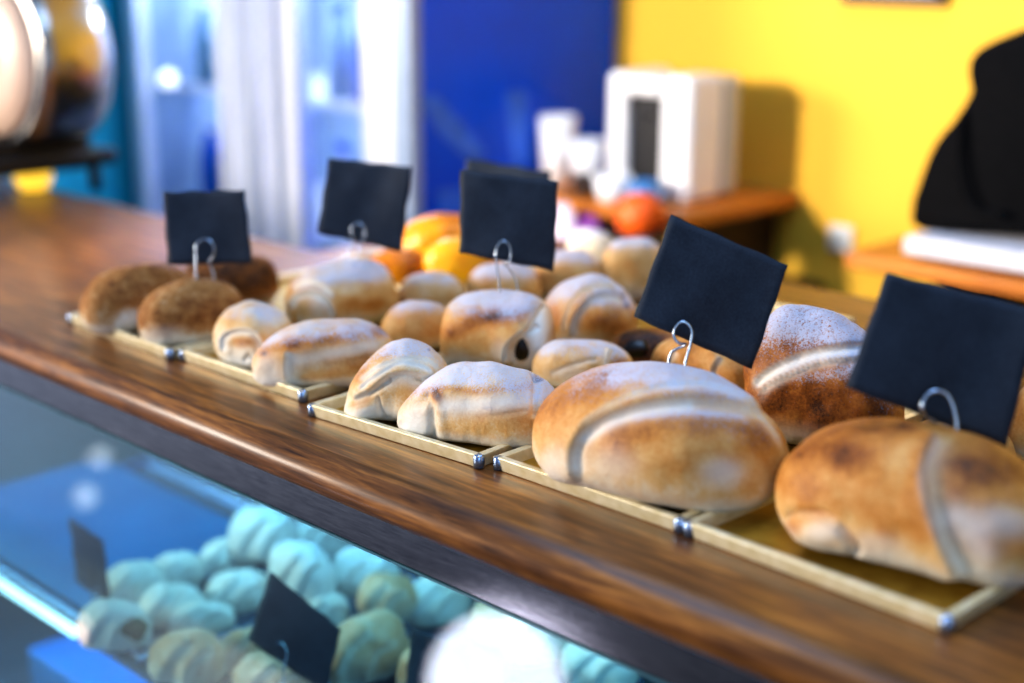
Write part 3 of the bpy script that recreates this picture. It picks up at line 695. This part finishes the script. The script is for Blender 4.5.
sign('blank black sign half hidden right behind the tall centred sign', [(466, 158), (551, 172), (548, 258), (464, 246)], d3 + .34,
     [(505, 285), (505, 262), (502, 250), (506, 243), (511, 248), (509, 256)], d3 + .335, seed=4)
d4 = top_depth('T', 683, 365)
sign('large blank black sign leaning right on the big creased sugared bun', [(671, 215), (788, 265), (752, 369), (634, 317)], d4 + .010,
     [(684, 374), (686, 360), (690, 346), (692, 333), (688, 324), (681, 322), (675, 328), (674, 337), (679, 343), (686, 345, .004), (672, 352, .012), (668, 366, .014)], d4, r=.0014, curl=.006, seed=5)
d5 = top_depth('X', 950, 424)
sign('largest nearest blank black sign at the right edge, on the golden brown bun', [(887, 273), (1040, 310), (1006, 448), (846, 387)], d5 + .010,
     [(957, 436), (956, 420), (952, 404), (946, 394), (936, 391), (926, 396), (922, 408), (926, 417, .004), (934, 422, .008), (936, 432, .010)], d5, r=.0019, curl=.005, seed=6)

# ----------------------------------------------------------------------------- inside the case
Zs = SH + 0.0035
make_tray('empty end of a long silver tray seen through the case glass', -1.39, -0.036, 0, 0.67, 0.42, z=SH, group='trays in the case', name='silver_tray', rim_mat='fold', floor_mat='fold')
make_tray('silver tray under the flaky slices seen through the case glass', -0.80, -0.036, 0, 0.48, 0.42, z=SH, group='trays in the case', name='silver_tray', rim_mat='fold', floor_mat='fold')
make_tray('silver tray at the dark right end inside the case', -0.30, -0.036, 0, 0.46, 0.42, z=SH, group='trays in the case', name='silver_tray', rim_mat='fold', floor_mat='fold')
sh = MB().box(-0.28, 0, 0, 0.28, 0.33, 0.004).build('plastic_sheet', M['blue_sheet'], loc=(-1.475, -0.02, SH + 0.0135), bevel=.001)
tag(sh, 'flat blue sheet lying on the tray at the left inside the case', 'sheet')
bx_ = MB().box(-0.14, 0, 0, 0.14, 0.2, 0.11).build('blue_box', M['blue_sheet'], loc=(-1.53, 0.10, -0.785), bevel=.004)
tag(bx_, 'flat blue box on the lower case shelf at the bottom left corner', 'box')
gc = 'cold pastries inside the glass case'
low = [
 # x0,y0,x1,y1, base, kind, asp, psi
 (76, 598, 152, 652, Zs, 'c', .6, -.4), (100, 560, 168, 612, Zs + .0, 'c', .7, .3), (150, 551, 206, 592, Zs + .0, 'c', .6, .1), (138, 582, 206, 628, Zs, 'c', .7, -.3),
 (198, 536, 256, 580, Zs, 'c', .7, .4), (204, 568, 274, 614, Zs, 'c', .7, -.2), (168, 600, 236, 640, Zs, 'c', .6, .2),
 (228, 505, 302, 566, Zs + .03, 'w', .6, -.5), (268, 540, 336, 606, Zs + .03, 'w', .55, -.7), (290, 512, 352, 560, Zs + .02, 'w', .6, .2), (330, 545, 402, 602, Zs + .02, 'w', .6, -.3),
 (148, 628, 226, 688, Zs, 'f', .6, -.5), (214, 626, 284, 676, Zs, 'f', .6, -.4), (232, 650, 320, 706, Zs, 'f', .55, -.3), (322, 608, 410, 690, Zs, 'f', .6, .4), (356, 572, 418, 622, Zs + .02, 'f', .6, -.2),
 (404, 572, 472, 628, Zs, 'c', .6, .2), (468, 594, 538, 650, Zs, 'f', .6, -.3), (500, 600, 590, 668, Zs, 'c', .6, .3), (396, 640, 470, 704, Zs, 'f', .6, .1), (560, 634, 640, 694, Zs, 'c', .6, -.2), (300, 590, 350, 630, Zs, 'c', .6, 0),
]
KL = {'c': ('cold_roll', 'roll'), 'w': ('cold_roll', 'roll'), 'f': ('flaky_pastry', 'pastry')}
LBL = ['pale pastry with olive filling at the tray corner inside the case', 'pale roll just right of the leftmost sign in the case', 'small turquoise-lit roll at the back of the case heap', 'turquoise-lit roll behind the tray corner in the case',
  'turquoise-lit roll left of the white rolls at the top of the heap', 'plump turquoise-lit roll left of the middle case sign', 'low roll above the flaky slices in the case',
  'whitest roll at the top left of the case heap, near the strip', 'long white roll leaning by the top corner of the middle case sign', 'pale roll high in the heap behind the white rolls', 'pale roll right of the white rolls, below the dark strip',
  'flaky speckled slice left of the middle case sign, front', 'flaky slice touching the left edge of the middle case sign', 'flaky slice at the bottom edge below the middle case sign', 'large flaky slice right of the middle case sign', 'flaky slice above the large one, near the glass top',
  'turquoise-lit roll above the right case sign', 'flaky pastry between the right case sign and the strip', 'roll behind the white reflection in the case glass', 'flaky slice under the right case sign', 'rightmost roll in the case by the dark strip', 'small roll hidden behind the middle case sign']
for i, (x0, y0, x1, y1, b, k, asp, psi) in enumerate(low):
    cx_, cy_, w_, h_ = (x0 + x1) / 2, (y0 + y1) / 2, x1 - x0, y1 - y0
    ft = [('step', [(x0 + w_ * .15, y1 - h_ * .2), (x0 + w_ * .3, cy_), (x0 + w_ * .55, y0 + h_ * .25)], 5.5, 10, .3), ('step', [(x0 + w_ * .45, y1 - h_ * .12), (x0 + w_ * .6, cy_ + h_ * .05), (x0 + w_ * .85, y0 + h_ * .4)], 5.5, 10, .3)]
    pastry('low%d' % i, KL[k][0], LBL[i], KL[k][1], (x0, y0, x1, y1), base=b, asp=asp, psi=psi, res=(64, 48), mat='cream', toast={'c': (.1, .1), 'w': (0, .05), 'f': (.42, .22)}[k],
           sugar={'c': .3, 'w': .8, 'f': .1}[k], lump={'f': 2.2}.get(k, 1.0), seed=40 + i, feats=ft, group=gc)
M['olive'] = plain('olive_filling', (74, 66, 22), .6, var=.3, scale=200)
blob_part('low0', 'olive_filling', 'olive', 132, 632, 16, 12, .45, -0.6)
gl_ = 'blank signs inside the case'
def case_sign(label, corners, depth, wire, lean=0.0, seed=0, slant=0.0):
    s_ = sign(label, corners, depth, wire, depth - .004, r=.0014, group=gl_, seed=seed, lean=lean); return s_
case_sign('narrow blank dark sign seen edge-on at the left inside the case', [(69, 517), (104, 541), (111, 604), (77, 583)], depth_of(at_z(95, 612, Zs + .015)), [(96, 615), (95, 604), (92, 594), (95, 588), (99, 592), (97, 600)], seed=11)
case_sign('blank dark sign with a wire loop in the middle of the case heap', [(271, 572), (341, 629), (326, 694), (248, 640)], depth_of(at_z(285, 690, Zs + .03)), [(283, 684), (284, 668), (287, 653), (282, 643), (275, 645), (274, 655), (279, 660)], seed=12)
case_sign('blank dark sign at the bottom edge, rightmost inside the case', [(412, 629), (472, 652), (462, 716), (404, 694)], depth_of(at_z(430, 700, Zs + .03)), [(432, 716), (433, 700), (436, 690), (430, 684), (426, 692)], seed=13)

# ----------------------------------------------------------------------------- far left: round steel machine
mp = at_y(-46, 160, 0.30); mx_, my_ = float(mp[0]), 0.30
mach = empty('coffee_roaster', (mx_, my_, 0)); tag(mach, 'round steel drum machine with cream face, far left on the counter', 'machine')
mz = 0.265; R = 0.178; ax = Vector((0.10, -0.98, 0.04)).normalized()
MB().lathe([(0.02, -0.17), (R * .80, -0.17), (R * .95, -0.15), (R, -0.11), (R, -0.02), (R * .98, 0.0), (R * .90, 0.012), (R * .86, 0.0), (0.02, 0.0)], (0, 0.1, mz), ax, 56).build('drum', M['steel'], mach, smooth=True)
MB().lathe([(0.01, 0.0), (R * .82, 0.0), (R * .80, 0.01), (R * .5, 0.022), (0.01, 0.026)], Vector((0, 0.1, mz)) + ax * 0.001, ax, 48).build('face_disc', M['cream_enamel'], mach, smooth=True)
MB().lathe([(0.012, 0), (0.018, 0.004), (0.018, 0.03), (0.012, 0.034)], Vector((0, 0.1, mz)) + ax * 0.026, ax, 20).build('knob', M['black'], mach, smooth=True)
MB().box(-0.05, 0.03, 0.045, 0.06, 0.26, 0.12).build('neck', M['black'], mach, bevel=.012)
MB().box(-0.17, -0.04, 0.055, 0.09, 0.30, 0.085).build('drip_tray', M['black'], mach, bevel=.008)
for sx in (-.14, .06):
    for sy in (0.0, .26):
        MB().lathe([(0.012, 0.0), (0.012, 0.056)], (sx, sy, 0), seg=14).build('foot', M['black'], mach, smooth=True)
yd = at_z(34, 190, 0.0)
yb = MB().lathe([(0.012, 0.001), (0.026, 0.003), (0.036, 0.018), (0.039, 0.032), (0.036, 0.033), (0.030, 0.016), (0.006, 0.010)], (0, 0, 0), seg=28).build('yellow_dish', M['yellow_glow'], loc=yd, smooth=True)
tag(yb, 'small glowing yellow dish on the counter below the round steel machine', 'dish')

# ----------------------------------------------------------------------------- drinks fridge
FX0, FX1, FY0, FY1, FZ1 = -2.90, -1.79, 1.09, 1.735, 0.95
fr = empty('drinks_fridge', ((FX0 + FX1) / 2, (FY0 + FY1) / 2, FLOOR)); tag(fr, 'tall two door drinks fridge with white frames and a deep blue side', 'fridge')
fo = (-fr.location[0], -fr.location[1], -fr.location[2])
def fp(mb, name, mat, **k):
    o = mb.build(name, mat, fr, **k); o.location = fo; return o
fp(MB().box(FX1 - .03, FY0 + .03, FLOOR, FX1, FY1, FZ1), 'blue_side_panel', M['blue'])
fp(MB().box(FX0, FY0 + .03, FLOOR, FX0 + .03, FY1, FZ1), 'side_panel', M['grey_metal'])
fp(MB().box(FX0 + .03, FY1 - .03, FLOOR, FX1 - .03, FY1, FZ1), 'back_panel', M['fridge_in'])
fp(MB().box(FX0, FY0 + .02, FLOOR, FX1, FY1, FLOOR + .18), 'plinth', M['grey_metal'])
fp(MB().box(FX0, FY0 + .02, FZ1 - .2, FX1, FY1, FZ1), 'header', M['white_metal'])
fp(MB().box(FX1 - .055, FY0 - .004, FLOOR, FX1 + .001, FY0 + .03, FZ1), 'corner_post', M['grey_metal'], bevel=.004)
DZ0, DZ1 = FLOOR + .19, FZ1 - .21
for (a, b, wl, wr) in ((FX0 + .01, -2.33, .05, .155), (-2.318, FX1 - .052, .148, .10)):
    d = fp(MB().box(a, FY0 - .006, DZ0, a + wl, FY0 + .03, DZ1).box(b - wr, FY0 - .006, DZ0, b, FY0 + .03, DZ1).box(a + wl, FY0 - .006, DZ0, b - wr, FY0 + .03, DZ0 + .07).box(a + wl, FY0 - .006, DZ1 - .07, b - wr, FY0 + .03, DZ1), 'door', M['white_metal'], bevel=.003)
    g = MB().box(a + wl, FY0 + .006, DZ0 + .07, b - wr, FY0 + .012, DZ1 - .07).build('door_glass', M['fridge_glass'], d)
    hx = b - .06 if a < -2.5 else a + .05
    MB().tube([(hx, FY0 - .006, -.35), (hx, FY0 - .04, -.32), (hx, FY0 - .045, 0.0), (hx, FY0 - .04, .42), (hx, FY0 - .006, .45)], .014, 10).build('handle', M['white_metal'], d, smooth=True)
for z in (-.55, -.2, .12, .42):
    sm_ = MB()
    for k in range(15):
        y_ = FY0 + .06 + k * .038; sm_.box(FX0 + .03, y_, z + .004, FX1 - .03, y_ + .007, z + .012)
    for x_ in (FX0 + .03, -2.34, FX1 - .042): sm_.box(x_, FY0 + .06, z, x_ + .012, FY1 - .03, z + .005)
    fp(sm_, 'wire_shelf', M['white_metal'])
fp(MB().lathe([(0.01, 0), (.018, .005), (.022, .02), (.018, .035), (.01, .04)], (-2.775, FY0 + .04, .13), seg=24), 'glint_blob', plain('glint_white', (250, 252, 255), .4, emit=1.6), smooth=True)  # added glowing blob imitating a light reflection on the door glass
# reflections painted as pale streaks on the blue side
def quad_on_side(pp, name='side_reflection'):
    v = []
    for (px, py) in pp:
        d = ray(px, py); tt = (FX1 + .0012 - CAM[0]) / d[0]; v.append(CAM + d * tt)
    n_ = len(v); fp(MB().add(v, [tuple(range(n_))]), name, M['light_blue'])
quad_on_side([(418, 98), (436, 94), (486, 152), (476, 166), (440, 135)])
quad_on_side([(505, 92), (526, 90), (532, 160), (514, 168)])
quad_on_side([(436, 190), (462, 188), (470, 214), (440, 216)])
# stock on the fridge shelves: cartons and bottles, one body and cap each
def bottle(x, y, z, mat, cap, label):
    o = empty('drink_bottle', (x, y, z)); tag(o, label, 'bottle', 'bottles in the fridge')
    MB().lathe([(.018, 0), (.031, .004), (.032, .12), (.026, .15), (.013, .185), (.013, .2)], seg=18).build('bottle_body', M[mat], o, smooth=True)
    MB().lathe([(.0145, .198), (.0145, .218), (.008, .22)], seg=14).build('cap', M[cap], o, smooth=True)
for r_, (z, nm) in enumerate(((-.188, 'second lowest'), (.132, 'middle'), (.432, 'top'))):
    for k in range(5):
        x = -2.78 + .09 * k
        bottle(x, FY0 + .16, z, ['bottle_b', 'bottle_g', 'bottle_w'][(k + r_) % 3], ['white', 'blue'][k % 2], '%s bottle on the %s shelf behind the left fridge door, %s from its left' % (['blue', 'grey', 'white'][(k + r_) % 3], nm, ['first', 'second', 'third', 'fourth', 'fifth'][k]))
    for k in range(3):
        x = -2.22 + .10 * k
        bottle(x, FY0 + .16, z, ['bottle_w', 'bottle_g', 'bottle_b'][(k + r_) % 3], ['blue', 'white'][k % 2], '%s bottle on the %s shelf behind the right fridge door, %s from its left' % (['white', 'grey', 'blue'][(k + r_) % 3], nm, ['first', 'second', 'third'][k]))
bb = MB().box(-.12, -.09, 0, .12, .09, .16).build('drink_pack', M['bottle_b'], loc=(-2.60, FY0 + .40, .432), bevel=.01); tag(bb, 'dark blue pack of drinks at the top of the left fridge door', 'pack')

# ----------------------------------------------------------------------------- shelf with the coffee machine
SZ = -0.035
sw = empty('wall_shelf', (-1.46, 1.75, SZ)); tag(sw, 'brown wooden wall shelf under the white coffee machine', 'shelf')
MB().box(-.31, -.42, -.028, .20, 0, 0).build('shelf_board', M['shelf_wood'], sw, bevel=.003)
for x in (-.24, .12):
    MB().prism([(0, -.028), (0, -.2), (-.02, -.2), (-.28, -.045), (-.28, -.028)], 'x', x, x + .02).build('bracket', M['dark_wood'], sw)
cm = empty('coffee_machine', (-1.36, 1.53, SZ)); tag(cm, 'white coffee machine with a black brewing gap on the wall shelf', 'coffee machine')
MB().box(-.20, -.09, .0, -.145, .08, .262).build('brew_tower', M['white'], cm, bevel=.018, bseg=4)
MB().box(-.145, -.075, .0, -.05, .08, .25).build('back_body', M['black'], cm, bevel=.006)
MB().box(-.150, -.10, .215, -.045, .0, .258).build('brew_head', M['white'], cm, bevel=.014, bseg=3)
MB().lathe([(.012, .165), (.022, .17), (.022, .202)], (-.09, -.06, 0), seg=18).build('spout', M['black'], cm, smooth=True)
MB().box(-.128, -.11, 0, -.05, -.02, .02).build('drip_tray', M['black'], cm, bevel=.004)
MB().box(-.052, -.09, 0, .028, .03, .262).build('right_housing', M['white'], cm, bevel=.018, bseg=4)
MB().box(-.052, .032, .005, .026, .09, .255).build('water_tank', M['grey'], cm, bevel=.014, bseg=3)
cupg = 'cups beside the coffee machine'
def cup(label, loc, h, r, mat='white', n=1, handle=True):
    o = empty('cup', loc); tag(o, label, 'cup', cupg)
    MB().lathe([(r * .6, 0), (r * .72, .003), (r, h), (r * .93, h), (r * .64, .008), (.002, .007)], seg=28).build('cup_body', M[mat], o, smooth=True)
    if handle:
        a = [(r * .85, 0, h * .8), (r * 1.4, 0, h * .78), (r * 1.5, 0, h * .5), (r * 1.25, 0, h * .28), (r * .75, 0, h * .3)]
        MB().tube(spline(a, 5), .004, 8).build('handle', M[mat], o, smooth=True)
cup('white cup standing below the spout of the coffee machine', (-1.475, 1.37, SZ), .055, .042, 'white')
cup('small blue cup just right of the white one under the spout', (-1.395, 1.37, SZ), .05, .032, 'cup_blue')
cup('tall white cup at the left end of the shelf by the blue fridge side', (-1.725, 1.47, SZ), .15, .044, 'white', handle=False)
cup('shorter white cup between the tall cup and the coffee machine', (-1.627, 1.46, SZ), .105, .042, 'white', handle=False)
jar = empty('coffee_jar', (-1.565, 1.39, SZ)); tag(jar, 'small brown jar in front of the white cups on the wall shelf', 'jar')
MB().lathe([(.024, 0), (.03, .004), (.03, .03), (.026, .036)], seg=22).build('jar_body', M['dark_wood'], jar, smooth=True)
MB().lathe([(.028, .036), (.028, .044), (.01, .046)], seg=22).build('lid', M['black'], jar, smooth=True)
# side table below with bags and fruit
tb = empty('side_table', (-1.40, 1.55, FLOOR)); tag(tb, 'wooden side table under the wall shelf behind the buns', 'table')
TZ = -0.22
MB().box(-.36, -.38, TZ - FLOOR - .03, .22, .19, TZ - FLOOR).build('table_top', M['dark_wood'], tb, bevel=.003)
for sx in (-.33, .17):
    for sy in (-.35, .14):
        MB().box(sx, sy, 0, sx + .04, sy + .04, TZ - FLOOR - .03).build('leg', M['dark_wood'], tb)
def bag(name, label, P, w, d, h, mat, rz):
    v = []; f = []; nz_, na = 10, 24
    for j in range(nz_ + 1):
        s_ = j / nz_; sc = (1 + .18 * math.sin(s_ * math.pi)) * (1 - .55 * max(0, s_ - .72) / .28)
        for k in range(na):
            a = 2 * math.pi * k / na; c_, s2 = math.cos(a), math.sin(a)
            wr = 1 + .05 * math.sin(5 * a + 3 * s_) + .03 * math.sin(9 * a - 7 * s_)
            v.append((w / 2 * sc * wr * math.copysign(abs(c_) ** .7, c_), d / 2 * sc * wr * math.copysign(abs(s2) ** .7, s2) * (1 - .5 * s_), h * s_))
    for j in range(nz_):
        for k in range(na): f.append((j*na+k, j*na+(k+1) % na, (j+1)*na+(k+1) % na, (j+1)*na+k))
    f.append(tuple(range(na))[::-1]); f.append(tuple(nz_*na+k for k in range(na)))
    o = MB().add(v, f).build(name, M[mat], loc=P, rz=rz, smooth=True); tag(o, label, 'bag', 'bags on the side table'); return o
bag('food_bag', 'lilac white bag on the side table, left of the purple bag', (float(at_y(562, 228, 1.27)[0]), 1.27, TZ), .075, .06, .185, 'lilac', .2)
bag('food_bag', 'purple bag on the side table under the wall shelf', (float(at_y(590, 228, 1.25)[0]), 1.25, TZ), .085, .06, .175, 'purple', -.2)
of = MB().lathe([(.002, 0), (.026, .006), (.044, .028), (.049, .05), (.044, .073), (.026, .092), (.006, .096), (.002, .094)], seg=28).build('orange_fruit', M['orange_fruit'], loc=(float(at_y(640, 215, 1.26)[0]), 1.26, float(at_y(640, 217, 1.26)[2]) - .048), smooth=True)
tag(of, 'orange fruit in a dark bowl on the side table behind the tilted sign', 'orange')
fbh = float(of.location[2]) - TZ
fb = MB().lathe([(.03, 0), (.034, .004), (.05, fbh * .7), (.056, fbh + .02), (.053, fbh + .02), (.046, fbh * .75), (.02, fbh - .0005), (.002, fbh - .0008)], seg=28).build('fruit_bowl', M['black'], loc=(of.location[0], 1.26, TZ), smooth=True)
tag(fb, 'dark bowl holding an orange on the side table', 'bowl')

# ----------------------------------------------------------------------------- right: shelf with papers and black bag
rs = empty('wall_shelf', (-0.55, 1.75, -0.060)); tag(rs, 'orange wooden wall shelf at the right under the black bag', 'shelf')
MB().box(-.36, -.38, -.03, .5, 0, 0).build('shelf_board', M['shelf_wood'], rs, bevel=.004)
for x in (-.25, .3):
    MB().prism([(0, -.03), (0, -.2), (-.02, -.2), (-.28, -.045), (-.28, -.03)], 'x', x, x + .02).build('bracket', M['dark_wood'], rs)
pk = MB().box(-.17, -.12, 0, .32, .12, .012).build('serving_tray', M['black'], loc=(-.62, 1.55, -.060), bevel=.004); tag(pk, 'thin dark tray under the white paper stack on the right shelf', 'tray')
pp_ = MB()
for k in range(6):
    a = random.uniform(-.004, .004); pp_.box(-.20 + a, -.14 + a, k * .005, .30 + a, .12, k * .005 + .0046)
ps = pp_.build('paper_stack', M['paper'], loc=(-.60, 1.53, -.048)); tag(ps, 'stack of white papers under the black bag on the right shelf', 'papers')
# black bag: silhouette with a broad belly and a narrower gathered top
out = [(917, 214), (923, 240), (1000, 243), (1075, 246), (1110, 200), (1105, 120), (1085, 62), (1040, 44), (1008, 52), (979, 68), (981, 98), (962, 130), (938, 160)]
prof = spline([at_y(x, y, 1.52) for x, y in out] + [at_y(out[0][0], out[0][1], 1.52)], 5)[:-1]
cenx = sum(p_[0] for p_ in prof) / len(prof); botz = min(p_[2] for p_ in prof); 
v = []; f = []; nl = 9
for j in range(nl):
    th = -math.pi / 2 + math.pi * (j + .5) / nl; s_ = math.cos(th) ** .55
    for p_ in prof:
        cz_ = botz + .14
        v.append((cenx + (p_[0] - cenx) * (.75 + .25 * s_), 1.55 + .085 * math.sin(th) , botz + (p_[2] - botz) * (.86 + .14 * s_)))
m_ = len(prof)
for j in range(nl - 1):
    for k in range(m_): f.append((j*m_+k, j*m_+(k+1) % m_, (j+1)*m_+(k+1) % m_, (j+1)*m_+k))
f.append(tuple(range(m_))[::-1]); f.append(tuple((nl-1)*m_+k for k in range(m_)))
bl = (cenx, 1.55, -0.0175)
bo = empty('black_bag', bl); tag(bo, 'black cloth bag with a narrow gathered top on the papers at the right', 'bag')
v = [(x - bl[0], y - bl[1], z - botz) for x, y, z in v]
MB().add(v, f).build('bag_body', M['black_cloth'], bo, smooth=True)
hy = -.09
MB().tube(spline([(-.06, hy, .22), (-.05, hy - .012, .12), (-.02, hy - .016, .06), (.04, hy - .012, .05)], 6), .006, 8).build('strap', M['black_cloth'], bo, smooth=True)
so = empty('wall_socket', tuple(at_y(842, 238, 1.749))); tag(so, 'small white wall socket on the yellow wall left of the right shelf', 'socket')
MB().box(-.028, -.010, -.028, .028, 0, .028).build('socket_plate', M['white'], so, bevel=.004)
MB().lathe([(.018, 0), (.018, .003), (.016, .003)], (0, -.010, 0), (0, -1, 0), 20).build('socket_well', M['grey'], so, smooth=True)
a_, b_ = at_y(838, 3, 1.74), at_y(950, 5, 1.74)
pf = empty('picture_frame', ((a_[0] + b_[0]) / 2, 1.749, a_[2])); tag(pf, 'dark picture frame on the yellow wall, only its bottom edge in view', 'picture')
w_ = (b_[0] - a_[0]) / 2 - 0.01
MB().box(-w_, -.02, 0, w_, 0, .02).box(-w_, -.02, .18, w_, 0, .2).box(-w_, -.02, .02, -w_ + .02, 0, .18).box(w_ - .02, -.02, .02, w_, 0, .18).build('frame', M['dark_wood'], pf)
MB().box(-w_ + .02, -.008, .02, w_ - .02, 0, .18).build('picture', M['paper'], pf)

# ----------------------------------------------------------------------------- light
def look(o, target):
    o.rotation_euler = (Vector(target) - Vector(o.location)).to_track_quat('-Z', 'Y').to_euler()
def area(name, loc, target, sx, sy, power, col):
    l = bpy.data.lights.new(name, 'AREA'); l.shape = 'RECTANGLE'; l.size = sx; l.size_y = sy; l.energy = power; l.color = col
    o = bpy.data.objects.new(name, l); COL.objects.link(o); o.location = loc; look(o, target); return o
def spot(name, loc, target, ang, power, col, radius, blend=.3):
    l = bpy.data.lights.new(name, 'SPOT'); l.spot_size = math.radians(ang); l.spot_blend = blend; l.energy = power; l.color = col; l.shadow_soft_size = radius
    o = bpy.data.objects.new(name, l); COL.objects.link(o); o.location = loc; look(o, target); return o
def point(name, loc, power, col, radius):
    l = bpy.data.lights.new(name, 'POINT'); l.energy = power; l.color = col; l.shadow_soft_size = radius
    o = bpy.data.objects.new(name, l); COL.objects.link(o); o.location = loc; return o
area('window_light_left', (-5.2, -4.4, 1.35), (-0.6, 0.3, 0.0), 2.2, 1.8, 500, (1.0, 0.90, 0.78))
spot('wall_light', (-1.88, -1.1, 0.62), (-1.15, 1.75, 0.12), 40, 360, (1.0, 0.90, 0.78), .10, .6)
area('sky_opening', (-0.3, 0.4, 2.3), (-0.5, 0.3, 0.0), 2.0, 1.2, 36, (0.40, 0.62, 1.0))
area('cool_fill_right', (1.6, -1.7, 0.6), (-0.4, 0.2, 0.0), 1.0, 1.0, 9, (0.50, 0.78, 1.0))  # added cool fill, unseen, tints the right-hand sides bluish
area('blue_box_fill', (-1.5, 0.08, -0.46), (-1.5, 0.2, -1.0), 1.0, 0.06, 5.0, (0.25, 0.55, 1.0))  # added blue fill under the shelf so the blue box shows
area('case_lamp', (-0.85, 0.20, -0.06), (-0.85, 0.2, -1.0), 3.2, 0.08, 9, (0.30, 0.76, 1.0))
area('fridge_lamp', (-2.35, 1.30, 0.72), (-2.35, 1.36, -0.2), .9, .2, 40, (0.75, 0.9, 1.0))
def reflection_light(px, py, t_, power, col, radius):  # added unseen lights, mirrored through the pane to make glints in the glass
    G = at_y(px, py, GY); Cm = CAM.copy(); Cm[1] = 2 * GY - CAM[1]
    return point('reflection_light', [float(c) for c in G + (G - Cm) * t_], power, col, radius)
reflection_light(496, 682, 1.9, 9.0, (1.0, 0.90, 1.0), .18)
reflection_light(100, 457, 2.6, 0.10, (1.0, 0.95, 1.0), .032)
reflection_light(86, 496, 2.4, 0.12, (1.0, 0.96, 0.94), .038)

w = bpy.data.worlds.new('sky'); scene.world = w; w.use_nodes = True
nt = w.node_tree; nt.nodes.clear()
tc = nt.nodes.new('ShaderNodeTexCoord'); sx = nt.nodes.new('ShaderNodeSeparateXYZ'); mr = nt.nodes.new('ShaderNodeMapRange')
cr = nt.nodes.new('ShaderNodeValToRGB'); bg = nt.nodes.new('ShaderNodeBackground'); ow = nt.nodes.new('ShaderNodeOutputWorld')
nt.links.new(tc.outputs['Generated'], sx.inputs[0]); nt.links.new(sx.outputs[2], mr.inputs[0]); mr.inputs[1].default_value = -1; mr.inputs[2].default_value = 1
# overcast daylight above, patchy bright and shaded street all around below
nz = nt.nodes.new('ShaderNodeTexNoise'); nz.inputs['Scale'].default_value = 3.2; nz.inputs['Detail'].default_value = 2.5
nt.links.new(tc.outputs['Generated'], nz.inputs['Vector'])
nt.links.new(nz.outputs[0], cr.inputs[0])
e = cr.color_ramp.elements
e[0].position = 0.36; e[0].color = (0.02, 0.035, 0.07, 1)
e[1].position = 0.50; e[1].color = (0.06, 0.26, 0.80, 1)
q = e.new(0.60); q.color = (0.75, 0.80, 1.05, 1)
q = e.new(0.72); q.color = (1.5, 1.45, 1.5, 1)
sky = nt.nodes.new('ShaderNodeValToRGB'); nt.links.new(mr.outputs[0], sky.inputs[0])
sky.color_ramp.elements[0].position = 0.55; sky.color_ramp.elements[0].color = (0, 0, 0, 1)
sky.color_ramp.elements[1].position = 0.75; sky.color_ramp.elements[1].color = (1, 1, 1, 1)
mxw = nt.nodes.new('ShaderNodeMix'); mxw.data_type = 'RGBA'
nt.links.new(sky.outputs[0], mxw.inputs[0]); nt.links.new(cr.outputs[0], mxw.inputs[6]); mxw.inputs[7].default_value = (0.45, 0.66, 1.0, 1)
low = nt.nodes.new('ShaderNodeValToRGB'); nt.links.new(mr.outputs[0], low.inputs[0])
low.color_ramp.elements[0].position = 0.27; low.color_ramp.elements[0].color = (0.10, 0.09, 0.10, 1)
low.color_ramp.elements[1].position = 0.39; low.color_ramp.elements[1].color = (1, 1, 1, 1)
mul = nt.nodes.new('ShaderNodeMix'); mul.data_type = 'RGBA'; mul.blend_type = 'MULTIPLY'; mul.inputs[0].default_value = 1.0
vm = nt.nodes.new('ShaderNodeVectorMath'); vm.operation = 'DOT_PRODUCT'; nt.links.new(tc.outputs['Generated'], vm.inputs[0]); vm.inputs[1].default_value = (-0.86, -0.50, -0.06)
opn = nt.nodes.new('ShaderNodeMapRange'); opn.inputs[1].default_value = 0.80; opn.inputs[2].default_value = 1.0; opn.inputs[4].default_value = 0.9; nt.links.new(vm.outputs['Value'], opn.inputs[0])
mo = nt.nodes.new('ShaderNodeMix'); mo.data_type = 'RGBA'; nt.links.new(opn.outputs[0], mo.inputs[0]); nt.links.new(mxw.outputs[2], mo.inputs[6]); mo.inputs[7].default_value = (1.6, 1.75, 2.2, 1)
nt.links.new(mo.outputs[2], mul.inputs[6]); nt.links.new(low.outputs[0], mul.inputs[7])
nt.links.new(mul.outputs[2], bg.inputs[0]); bg.inputs[1].default_value = 0.5; nt.links.new(bg.outputs[0], ow.inputs[0])

scene.view_settings.view_transform = 'Standard'
scene.view_settings.look = 'Medium High Contrast'
scene.view_settings.exposure = 0.0
scene.cycles.use_denoising = True
scene.cycles.max_bounces = 8
scene.cycles.caustics_reflective = False
scene.cycles.caustics_refractive = False
